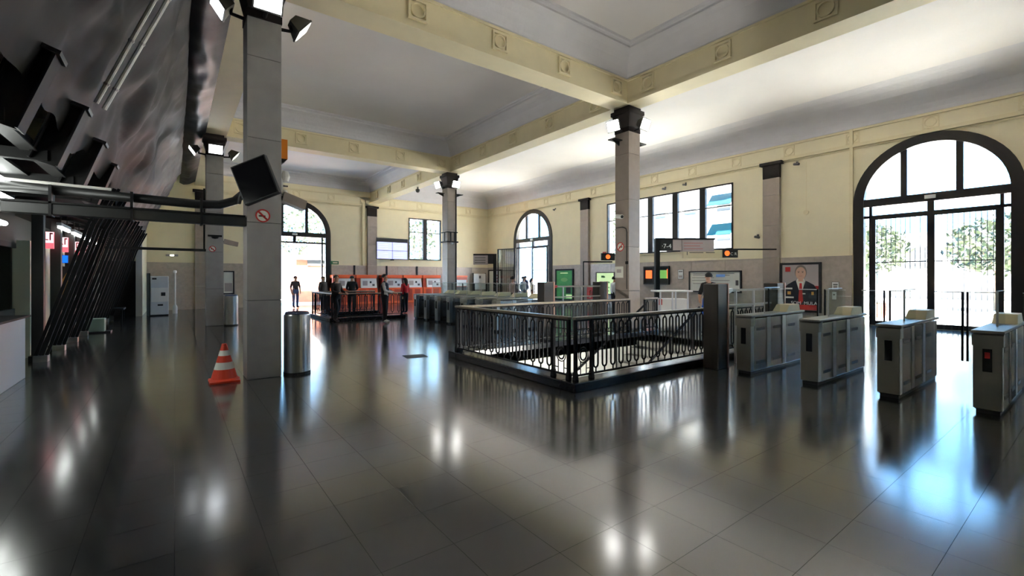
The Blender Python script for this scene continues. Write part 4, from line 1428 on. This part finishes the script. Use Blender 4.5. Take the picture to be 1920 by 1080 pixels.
# vertical posts and shop front beyond the office
for i, y in enumerate((12.37, 14.05, 15.7, 17.35, 19.0, 20.65, 22.3, 23.9)):
    ordn = ('first', 'second', 'third', 'fourth', 'fifth', 'sixth', 'seventh', 'last')[i]
    t = thing('leaning_strut', 'black leaning steel strut under the sheeting, %s along from the ticket counter' % ordn, 'strut', (-2.05, y, 0), 0, 'raked black struts carrying the sheeting')
    a = Vector((0, 0, .12))
    c = Vector((.74, 0, 2.7))
    e = Vector((1.06, 0, 3.45))
    for s in (-.075, .075):
        B().tube([tuple(a + Vector((s, 0, 0))), tuple(c + Vector((s, 0, 0))), tuple(e + Vector((s, 0, 0)))], .035, 4).obj('flange', MT['dark_steel'], t)
    B().tube([tuple(a), tuple(c), tuple(e)], .05, 4).obj('web', MT['dark_steel'], t)
    B().box(-.1, .1, -.1, .1, 0, .12).obj('steel_shoe', MT['steel'], t)
    B().tube([(.78, -.02, 2.75), (.2, 0, 2.9), (-.2, 0, 2.95)], .03, 4).obj('tie_bar', MT['dark_steel'], t)
    if i < 5:
        t = thing('support_post', 'upright dark post of the arcade, %s along from the ticket counter' % ordn, 'post', (-2.13, y + .24, 0), 0, 'upright arcade posts')
        B().box(-.085, .085, -.085, .085, 0.1, 2.98).obj('shaft', MT['office_dark'] if 0 else MT['duct'], t, bevel=.01)
        B().box(-.12, .12, -.12, .12, 0, .1).obj('shoe', MT['dark_steel'], t)
sf = thing('arcade_shop', 'dark shop arcade with cream panels behind the leaning struts', 'shop front', (-2.9, 18.0, 0))


def sb(x0, x1, y0, y1, z0, z1):
    return B().box(x0 + 2.9, x1 + 2.9, y0 - 18, y1 - 18, z0, z1)


sb(-3.1, -2.95, 13.4, 24.8, 0, 3.1).obj('back_panel', MT['office_dark'], sf)
sb(-4.2, -2.3, 13.4, 24.8, 3.05, 3.15).obj('soffit', MT['dark_steel'], sf)
for y0, y1 in ((13.7, 14.7), (16.2, 16.7), (18.0, 18.5), (19.9, 20.4), (21.6, 22.0), (22.9, 23.4)):
    sb(-2.95, -2.3, y0, y1, 0, 2.32).obj('cream_panel', MT['cream_panel'], sf)
for i, y in enumerate((13.9, 15.55, 17.2, 18.88)):
    nth = ('nearest', 'second', 'third', 'farthest')[i]
    t = thing('shop_sign', 'small red lit projecting sign with white letters, %s along the dark arcade' % nth, 'sign', (-2.22, y, 2.25), 0, 'red lit signs along the arcade')
    B().box(-.13, .11, -.04, .04, 0, .36).obj('box', MT['red_sign'], t)
    B().box(-.13, .11, -.05, -.04, .12, .36).obj('pale_face', mat('pale_red_face', s2l(240, 190, 195), .4, emit=(.9, .55, .6), estr=.7), t)
    for k, (a, c, z0, z1) in enumerate(((-.11, -.09, .18, .34), (-.09, -.05, .31, .34), (-.09, -.06, .25, .27), (-.03, -.01, .18, .34), (-.01, .03, .18, .2), (.05, .07, .18, .34), (.07, .1, .31, .34))):
        B().box(a, c, -.056, -.05, z0, z1).obj('letter_stroke', MT['red'], t)
    t = thing('tube_light', 'lit tube under the arcade soffit, %s along' % nth, 'lamp', (-2.02, y - .1, 2.72), 0, 'tube lights along the arcade')
    B().box(-.04, .04, 0, 1.2, .03, .1).obj('batten', MT['white_panel'], t)
    B().tube([(0, .03, 0), (0, 1.17, 0)], .03, 8).obj('tube', MT['tube_lit'], t)
    for yy in (.2, .95):
        B().box(-.01, .01, yy, yy + .02, .1, .34).obj('hanger', MT['duct'], t)
t = thing('light_box', 'small bright blue light box in the arcade above an ochre poster', 'sign', (-2.22, 15.7, 1.98))
B().box(-.1, .1, -.05, 0, 0, .2).obj('case', MT['black'], t)
B().box(-.09, .09, -.06, -.05, .01, .19).obj('lit_face', MT['blue_lit'], t)
t = thing('poster', 'narrow dark poster with an ochre picture below the blue light box', 'poster', (-2.22, 15.72, .8))
B().box(-.13, .13, -.03, 0, 0, 1.1).obj('sheet', MT['duct'], t)
B().prism(lambda u, z, d: (u, -.03 + d, z), [(-.05, .35), (.06, .4), (.1, .62), (.07, .95), (0, .8), (-.09, .6)], -.006, 0).obj('picture', MT['ochre'], t)
t = thing('green_box', 'small pale green box on the floor before the dark arcade', 'box', (-1.85, 18.0, 0))
B().box(-.2, .2, -.18, .18, .04, .42).obj('body', MT['pale_green_box'], t, bevel=.01)
B().box(-.5, .34, -.22, .22, 0, .04).obj('base_board', MT['black'], t)
t = thing('bench', 'black bench in the gloom before the doorway at the far end', 'bench', (-1.9, 23.1, 0))
B().box(-.35, .35, -.5, .5, .4, .46).obj('seat', MT['black'], t)
B().box(-.37, -.31, -.5, .5, .46, .85).obj('backrest', MT['black'], t)
for xx in (-.28, .28):
    for yy in (-.42, .42):
        B().box(xx - .03, xx + .03, yy - .03, yy + .03, 0, .4).obj('leg', MT['dark_steel'], t)
for i, (x, y) in enumerate(((-2.5, 23.9), (-2.1, 24.2))):
    t = thing('display_stand', 'narrow pale display stand beside the dark doorway, %s one' % ('inner', 'outer')[i], 'stand', (x, y, 0))
    B().box(-.08, .08, -.05, .05, .95, 1.65).obj('panel', MT['sign_grey'], t)
    B().box(-.03, .03, -.03, .03, 0, .95).obj('stem', MT['dark_steel'], t)
    B().box(-.15, .15, -.12, .12, 0, .03).obj('foot', MT['dark_steel'], t)


# black plastic sheeting, sloping from the beam down toward the arcade
def sheet_pt(s, y):
    """s 0..1 from lower edge to where it meets the beam"""
    prof = [(-1.06, 3.35), (-.75, 4.1), (-.38, 4.9), (0.0, 5.75), (.26, 6.33)]
    q = s * (len(prof) - 1)
    i = min(int(q), len(prof) - 2)
    f = q - i
    x = prof[i][0] * (1 - f) + prof[i + 1][0] * f
    z = prof[i][1] * (1 - f) + prof[i + 1][1] * f
    n = Vector((.9, 0, -.42))
    e = math.sin(PI * s) * .9 + .1
    k = noise.noise((s * 2.6, y * .35 + s * 1.3, 1.7)) * .2 + abs(noise.noise((s * 5 + y * .6, y * .9, 4.2))) * .16 + noise.noise((s * 9 - y * 1.1, y * 2.0, 9.3)) * .045
    sag = -.1 * abs(math.sin(PI * (y - .87) / 1.65)) ** .5
    d = (k + sag * .6) * e
    return x + n.x * d, z + n.z * d


NS, NY = 34, 260
Y0, Y1 = -3.0, 25.0
bm = bmesh.new()
gr = []
for j in range(NY + 1):
    y = Y0 + (Y1 - Y0) * j / NY
    row = []
    for i in range(NS + 1):
        s = i / NS
        x, z = sheet_pt(s, y)
        ze = 0
        if i == 0:
            ze = noise.noise((y * 1.4, 0, 3)) * .22
        row.append(bm.verts.new((x + ze * .3, y + (noise.noise((s * 4, 5, 1)) * .25 if j == NY else 0), z + ze)))
    gr.append(row)
for a, c in zip(gr, gr[1:]):
    for i in range(NS):
        bm.faces.new((a[i], a[i + 1], c[i + 1], c[i]))
x = B()
x.bm.free()
x.bm = bm
sheet = x.obj('plastic_sheeting', MT['sheet'], smooth=True)
tag(sheet, 'huge brown black plastic sheeting hung under the slope on the left', 'sheeting')
# glossy black flap along its top, under the beam
bm = bmesh.new()
gr = []
Y1b = 27.5
for j in range(221):
    y = Y0 + (Y1b - Y0) * j / 220
    row = []
    for i in range(9):
        s = i / 8
        k = noise.noise((s * 3, y * .8, 8.1)) * .07 + abs(noise.noise((s * 2, y * 1.6, 2.2))) * .07
        row.append(bm.verts.new((.2 + .63 * s, y, 6.3 + .13 * s - math.sin(PI * s) * .1 - k * (.2 + .8 * math.sin(PI * s)))))
    gr.append(row)
for a, c in zip(gr, gr[1:]):
    for i in range(8):
        bm.faces.new((a[i], a[i + 1], c[i + 1], c[i]))
x = B()
x.bm.free()
x.bm = bm
x.obj('gloss_flap', MT['flap'], sheet, smooth=True)
# concealed deck the sheeting hangs under, closing the gap to the left wall
dk2 = struct(B().corners([(XL, YB, 3.3), (-1.6, YB, 3.3), (-1.6, 25.0, 3.3), (XL, 25.0, 3.3), (XL, YB, 3.4), (-1.6, YB, 3.4), (-1.6, 25.0, 3.4), (XL, 25.0, 3.4)]).obj('ceiling_arcade', MT['dark_steel']))

# struts of the near part: only their upper ends show, tied back to the office fascia
for i, y in enumerate((5.75, 7.4, 9.08, 10.74)):
    t = thing('strut_end', 'black steel strut end under the near sheeting, %s from the left edge' % ('first', 'second', 'third', 'fourth')[i], 'strut', (-1.15, y, 3.05), 0, 'strut ends above the ticket counter')
    a, e = Vector((-.05, 0, -.12)), Vector((.19, 0, .6))
    dv = (e - a).normalized()
    nv = Vector((dv.z, 0, -dv.x))

    def Q(l, h, yy):
        return tuple(a + dv * l + nv * h + Vector((0, yy, 0)))
    L = (e - a).length

    def bar(h0, h1, w, nm_):
        B().corners([Q(0, h0, -w), Q(0, h0, w), Q(0, h1, w), Q(0, h1, -w), Q(L, h0, -w), Q(L, h0, w), Q(L, h1, w), Q(L, h1, -w)]).obj(nm_, MT['dark_steel'], t)
    bar(-.11, .11, .02, 'web')
    bar(.11, .13, .12, 'flange')
    bar(-.13, -.11, .12, 'flange')
    B().box(-1.3, -.02, -.05, .05, -.1, .02).obj('tie_bar', MT['dark_steel'], t)
    B().corners([Q(L - .02, -.16, -.15), Q(L - .02, -.16, .15), Q(L - .02, .16, .15), Q(L - .02, .16, -.15), Q(L + .02, -.16, -.15), Q(L + .02, -.16, .15), Q(L + .02, .16, .15), Q(L + .02, .16, -.15)]).obj('end_plate', MT['duct'], t)
t = thing('purlin', 'long dark steel purlin running along the lower edge of the sheeting', 'beam', (-1.32, 3.0, 3.12))
B().box(-.03, .03, 0, 21.5, -.06, .06).obj('web', MT['dark_steel'], t)
B().box(-.07, .07, 0, 21.5, -.075, -.06).obj('flange', MT['duct'], t)
for i, (p, q) in enumerate((((-.78, 7.58, 3.78), (-.09, 7.21, 5.38)), ((-.7, 7.52, 3.7), (.05, 7.1, 5.38)))):
    t = thing('white_conduit', 'white plastic conduit running up the black sheeting, %s of the pair' % ('farther', 'nearer')[i], 'pipe', p, 0, 'pair of white conduits on the sheeting')
    v = Vector(q) - Vector(p)
    B().tube([(0, 0, 0), tuple(v)], .026, 8).obj('pipe', MT['white_tube'], t)
    for f in (.15, .5, .85):
        c = v * f
        B().tube([tuple(c - v * .008), tuple(c + v * .008)], .033, 8).obj('clip', MT['sign_grey'], t)


# ------------------------------------------------------------------ people
def person(loc, rz, label, shirt, trousers, shoes=(30, 30, 32), h=1.74, arms=None, legs=None, sleeve=True, hair='hair_dark', vest=None, lean=0.0, long_hair=False, bag=None, seated=False):
    """local frame: faces -Y"""
    t = thing('person', label, 'person', loc, rz)
    s = h / 1.76
    V, E, Rd, G = [], [], [], []

    def v(p, r, par=None, g='shirt'):
        p = Vector(p) * s
        if p.z > .95 * s:
            p.y -= lean * (p.z - .95 * s)
        V.append(p)
        Rd.append(r * s)
        if par is not None:
            E.append((par, len(V) - 1))
            G.append(g)
        return len(V) - 1
    pel = v((0, 0, .98), .15)
    ab = v((0, 0, 1.12), .15, pel)
    ch = v((0, .01, 1.3), .17, ab)
    ub = v((0, .015, 1.42), .12, ch)
    nk = v((0, .0, 1.5), .056, ub, 'skin')
    jw = v((0, -.02, 1.58), .072, nk, 'skin')
    sk = v((0, .0, 1.66), .092, jw, 'skin')
    v((0, .005, 1.735), .055, sk, 'skin')
    ns = v((0, -.085, 1.62), .022, sk, 'skin')
    arms = arms or {}
    legs = legs or {}
    for sd, key in ((-1, 'l'), (1, 'r')):
        el, wr = arms.get(key, ((sd * .245, .03, 1.13), (sd * .235, -.06, .89)))
        sh = v((sd * .17, .015, 1.42), .075, ub)
        e = v(el, .055, sh)
        w_ = v(wr, .036, e, 'sleeve' if sleeve else 'skin')
        d = (Vector(wr) - Vector(el)).normalized()
        pm = Vector(wr) + d * .07
        p_ = v(tuple(pm), .032, w_, 'skin')
        side = Vector((0, 1, 0)) if abs(d.y) < .8 else Vector((1, 0, 0))
        side = (side - d * side.dot(d)).normalized()
        curl = d.cross(side) * (-sd)
        for k, ln in enumerate((.07, .08, .075, .06)):
            f1 = pm + side * (.03 - k * .02) + d * ln * .6
            f2 = f1 + d * ln * .45 + curl * .03
            a_ = v(tuple(f1), .0095, p_, 'skin')
            v(tuple(f2), .008, a_, 'skin')
        a_ = v(tuple(pm - d * .03 + side * .05), .011, p_, 'skin')
        v(tuple(pm + d * .015 + side * .065), .009, a_, 'skin')
        kn, an, to = legs.get(key, ((sd * .1, -.01, .52), (sd * .1, .02, .09), (sd * .11, -.16, .04)))
        hp = v((sd * .095, 0, .92), .12, pel, 'trousers')
        k_ = v(kn, .082, hp, 'trousers')
        a2 = v(an, .058, k_, 'trousers')
        v(to, .045, a2, 'shoes')
    me = bpy.data.meshes.new('body_skeleton')
    me.from_pydata([tuple(p) for p in V], E, [])
    tmp = bpy.data.objects.new('tmp_body', me)
    COL.objects.link(tmp)
    sm = tmp.modifiers.new('skin', 'SKIN')
    sm.use_smooth_shade = True
    for i, r in enumerate(Rd):
        me.skin_vertices[0].data[i].radius = (r, r)
    me.skin_vertices[0].data[0].use_root = True
    tmp.modifiers.new('sub', 'SUBSURF').levels = 1
    dg = bpy.context.evaluated_depsgraph_get()
    body = bpy.data.meshes.new_from_object(tmp.evaluated_get(dg))
    bpy.data.objects.remove(tmp)
    ms = {'shirt': 0, 'sleeve': 1, 'trousers': 2, 'shoes': 3, 'skin': 4}
    body.materials.clear()
    mv = vest if vest else shirt
    for mm in (cloth('cloth_%d_%d_%d' % mv, mv), cloth('cloth_%d_%d_%d' % shirt, shirt), cloth('cloth_%d_%d_%d' % trousers, trousers), cloth('cloth_%d_%d_%d' % shoes, shoes), MT['skin']):
        body.materials.append(mm)
    segs = [(V[a], V[b_], g) for (a, b_), g in zip(E, G)]
    for pg in body.polygons:
        c = pg.center
        best, bg = 1e9, 'shirt'
        for a, b_, g in segs:
            ab_ = b_ - a
            tt = max(0, min(1, (c - a).dot(ab_) / max(1e-9, ab_.length_squared)))
            dd = (c - (a + ab_ * tt)).length
            if dd < best:
                best, bg = dd, g
        if bg == 'shirt' and c.z < .99 * s:
            bg = 'trousers'
        if bg == 'shirt' and abs(c.x) > .2 * s:
            bg = 'sleeve'
        pg.material_index = ms[bg]
        pg.use_smooth = True
    link('body', body, t)
    # hair, eyes, ears
    hc = V[sk]
    b = B()
    n, m_ = 14, 8
    rings = []
    for i in range(m_ + 1):
        a = PI * .62 * i / m_
        row = []
        for k in range(n):
            an_ = 2 * PI * k / n
            rr = .107 * s * math.sin(a) + .001
            yy = math.sin(an_) * rr
            zz = .1 * s * math.cos(a)
            if yy < -.03 * s and zz < .035 * s:
                zz = .035 * s
            row.append(b.bm.verts.new((hc.x + math.cos(an_) * rr * .95, hc.y + .012 * s + yy, hc.z + .012 * s + zz)))
        rings.append(row)
    for a, c in zip(rings, rings[1:]):
        for k in range(n):
            b.bm.faces.new((a[k], a[(k + 1) % n], c[(k + 1) % n], c[k]))
    if long_hair:
        b.tube([tuple(hc + Vector((0, .07, .02)) * s), tuple(hc + Vector((0, .1, -.12)) * s), tuple(hc + Vector((0, .1, -.3)) * s)], [.085 * s, .09 * s, .05 * s], 10)
    b.obj('hair', MT[hair], t, smooth=True)
    for sd in (-1, 1):
        B().lathe([(0, -.011), (.009, -.006), (.011, 0), (.009, .006), (0, .011)], 8).obj('eye', MT['eye'], t, loc=tuple(hc + Vector((sd * .034, -.083, -.005)) * s))
        B().lathe([(0, -.03), (.012, -.02), (.016, 0), (.012, .022), (0, .03)], 8).obj('ear', MT['skin'], t, loc=tuple(hc + Vector((sd * .092, .0, -.02)) * s))
    if bag:
        bb = B()
        bb.box(-.17, .17, .12, .26, 1.0, 1.42)
        bb.obj('backpack', cloth('cloth_%d_%d_%d' % bag, bag), t, bevel=.04)
    return t


fwd = {'l': ((-.24, -.05, 1.16), (-.16, -.3, 1.1)), 'r': ((.24, -.05, 1.16), (.16, -.3, 1.1))}
walk = {'l': ((-.1, -.14, .54), (-.1, -.06, .1), (-.11, -.24, .05)), 'r': ((.1, -.02, .52), (.1, .2, .12), (.11, .06, .04))}
A_ = -YAW
# heading rz=0 faces -Y; the viewer looks along (sin,cos) of the yaw
person((6.02, 15.62, 0), math.radians(58), 'man in dark vest with white sleeves and black trousers standing before the orange machines', (215, 214, 212), (20, 20, 24), (220, 220, 220), 1.75, arms=fwd, vest=(24, 26, 36))
person((4.72, 17.0, 0), math.radians(30), 'person in dark clothes standing at the corner of the further stairwell railing', (34, 26, 26), (16, 16, 18), h=1.72, arms=fwd, legs=walk)
person((6.5, 20.9, 0), math.radians(160), 'person in black jacket leaning beside the first orange machine', (18, 16, 18), (24, 22, 24), h=1.72, arms=fwd, lean=.12)
person((5.25, 26.6, 0), math.radians(10), 'person in a black t-shirt and blue jeans in the arched doorway', (18, 18, 20), (92, 118, 168), h=1.72, sleeve=False)
person((5.9, 23.5, 0), math.radians(30), 'person in grey brown clothes behind the further railing near the doorway', (82, 74, 68), (50, 46, 44), h=1.7)
person((8.5, 19.6, 0), math.radians(200), 'dark haired woman in a red jacket by the distant turnstiles', (190, 30, 44), (28, 26, 30), h=1.62, long_hair=True)
person((11.2, 14.9, 0), math.radians(80), 'person in a pale pink shirt passing the distant turnstiles', (206, 180, 178), (60, 52, 50), h=1.68, arms=fwd)
person((14.9, 18.9, 0), math.radians(20), 'person in a pale grey shirt walking to the distant arched doorway', (170, 172, 174), (70, 72, 80), h=1.7)
person((18.6, 22.7, 0), math.radians(60), 'small figure in a cream coat standing in the distant arched doorway', (210, 200, 184), (90, 80, 76), h=1.62, long_hair=True)
person((18.9, 23.75, 0), math.radians(100), 'small figure in dark blue at the edge of the distant arched doorway', (36, 36, 66), (28, 28, 40), h=1.76)
person((14.8, 12.6, 0), math.radians(70), 'person in a white shirt and dark trousers before the pale green map', (245, 245, 245), (24, 24, 28), h=1.68)
person((12.2, 6.95, 0), math.radians(150), 'dark haired man in a black t-shirt and bright blue trousers seen from behind', (14, 14, 16), (28, 92, 200), h=1.76, sleeve=False,
       arms={'l': ((-.27, -.02, 1.15), (-.2, -.18, .98)), 'r': ((.3, .06, 1.15), (.22, -.08, .98))})

# ------------------------------------------------------------------ outside
gnd = struct(B().box(-60, XL - .4, -90, 120, -.12, -.02).box(XR + .4, 160, -90, 120, -.12, -.02).box(XL - .4, XR + .4, YF + .45, 120, -.12, -.02).obj('ground_outside', MT['pavement']))


def tree(x, y, h, r, label, n=900, seed=1):
    random.seed(seed)
    t = thing('tree', label, 'tree', (x, y, -.02), 0, 'trees outside the doors')
    b = B()
    b.tube([(0, 0, 0), (.05, .03, h * .3), (0, .05, h * .55)], [.16, .12, .08], 8)
    for k in range(5):
        a = 2 * PI * k / 5
        b.tube([(0.02, .04, h * (.35 + .04 * k)), (math.cos(a) * r * .6, math.sin(a) * r * .6, h * .72)], [.06, .025], 5)
    b.obj('trunk', MT['bark'], t)
    b = B()
    for k in range(n):
        while True:
            p = Vector((random.uniform(-1, 1), random.uniform(-1, 1), random.uniform(-1, 1)))
            if .25 < p.length < 1:
                break
        c = Vector((p.x * r, p.y * r, h * .68 + p.z * h * .32))
        a = Vector((random.uniform(-1, 1), random.uniform(-1, 1), random.uniform(-1, 1))).normalized()
        q = a.cross(Vector((random.uniform(-1, 1), random.uniform(-1, 1), random.uniform(-1, 1)))).normalized()
        s1 = random.uniform(.1, .2)
        vv = [b.bm.verts.new(c + a * s1 * 1.3), b.bm.verts.new(c + q * s1 * .6), b.bm.verts.new(c - a * s1 * 1.3), b.bm.verts.new(c - q * s1 * .6)]
        b.bm.faces.new(vv)
    o = b.obj('foliage', MT['leaf'], t)
    o['kind'] = 'stuff'
    return t


tree(3.6, 37.5, 6.5, 2.6, 'leafy green tree outside the arched doorway in the end wall', 1500, 2)
tree(9.5, 40, 8, 3, 'leafy tree outside the end wall beyond the first machine', 1200, 3)
tree(16.5, 37, 7.5, 2.8, 'leafy tree outside the two light window of the end wall', 1200, 4)
tree(30, 27, 8, 2.8, 'leafy tree outside the distant arched doorway of the side wall', 1200, 5)
tree(31, 8.5, 4.8, 2.1, 'leafy tree outside the near arched door, on its left', 1200, 6)
tree(33, 3.5, 4.8, 2.1, 'leafy tree outside the near arched door, behind its middle post', 1200, 7)
tree(32, -1.5, 4.8, 2.1, 'leafy tree outside the near arched door, on its right', 1200, 8)


def building(x0, x1, y0, y1, h, m, label, rows, cols, face, awn=()):
    t = thing('building', label, 'building', ((x0 + x1) / 2, (y0 + y1) / 2, -.02))
    cx, cy = (x0 + x1) / 2, (y0 + y1) / 2
    B().box(x0 - cx, x1 - cx, y0 - cy, y1 - cy, 0, h).obj('walls', m, t)
    B().box(x0 - cx - .2, x1 - cx + .2, y0 - cy - .2, y1 - cy + .2, h, h + .3).obj('cornice', MT['facade'], t)
    for r in range(rows):
        for c in range(cols):
            z = 2.5 + r * 3.1
            if face == 'x':
                yy = y0 - cy + (y1 - y0) * (c + .5) / cols
                B().box(x0 - cx - .06, x0 - cx + .02, yy - .7, yy + .7, z, z + 1.6).obj('window', MT['facade_window'], t)
                B().box(x0 - cx - .35, x0 - cx, yy - .9, yy + .9, z - .2, z - .1).obj('ledge', MT['facade'], t)
                if (r, c) in awn:
                    B().corners([(x0 - cx - 1.1, yy - 1.3, z + .5), (x0 - cx, yy - 1.3, z + 1.7), (x0 - cx, yy + 1.3, z + 1.7), (x0 - cx - 1.1, yy + 1.3, z + .5),
                                 (x0 - cx - 1.1, yy - 1.3, z + .55), (x0 - cx, yy - 1.3, z + 1.78), (x0 - cx, yy + 1.3, z + 1.78), (x0 - cx - 1.1, yy + 1.3, z + .55)]).obj('awning', MT['awning'], t)
            else:
                xx = x0 - cx + (x1 - x0) * (c + .5) / cols
                B().box(xx - .6, xx + .6, y0 - cy - .06, y0 - cy + .02, z, z + 1.6).obj('window', MT['facade_window'], t)
    return t


building(46, 56, 14.9, 38, 19, MT['facade'], 'pale apartment block with turquoise awnings seen through the wide window', 6, 6, 'x', ((2, 2), (1, 2)))
building(48, 58, -24, 12, 5, MT['facade'], 'pale low building across the street beyond the near arched door', 1, 8, 'x')
building(6.6, 9.2, 33.2, 36, 2.9, MT['brick'], 'small brick kiosk outside the end wall doorway', 1, 1, 'y')
t = thing('planter', 'terracotta planter on the bright pavement outside the near arched door', 'planter', (23.4, 5.9, -.02))
B().lathe([(.22, 0), (.34, .5), (.38, .5), (.38, .58), (.3, .58), (.28, .5), (0, .5)], 20).obj('pot', MT['terracotta'], t)
b = B()
random.seed(9)
for k in range(120):
    a, r_ = random.uniform(0, 2 * PI), random.uniform(0, .26)
    p = Vector((math.cos(a) * r_, math.sin(a) * r_, .5))
    q = p + Vector((math.cos(a) * .12, math.sin(a) * .12, random.uniform(.15, .4)))
    vv = [b.bm.verts.new(p + Vector((.02, 0, 0))), b.bm.verts.new(p - Vector((.02, 0, 0))), b.bm.verts.new(q)]
    b.bm.faces.new(vv)
o = b.obj('shrub', MT['leaf'], t)
o['kind'] = 'stuff'
t = thing('street_barrier', 'red and white street barrier outside the near arched door', 'barrier', (23.5, .6, -.02), math.radians(10))
B().box(-.03, .03, -.6, .6, .75, .95).obj('red_board', MT['red'], t)
B().box(-.03, .03, -.6, .6, .35, .55).obj('white_board', MT['plain_white'], t)
for yy in (-.5, .5):
    B().box(-.2, .2, yy - .03, yy + .03, 0, .05).obj('foot', MT['dark_steel'], t)
    B().box(-.04, .04, yy - .03, yy + .03, .05, 1.0).obj('leg', MT['dark_steel'], t)
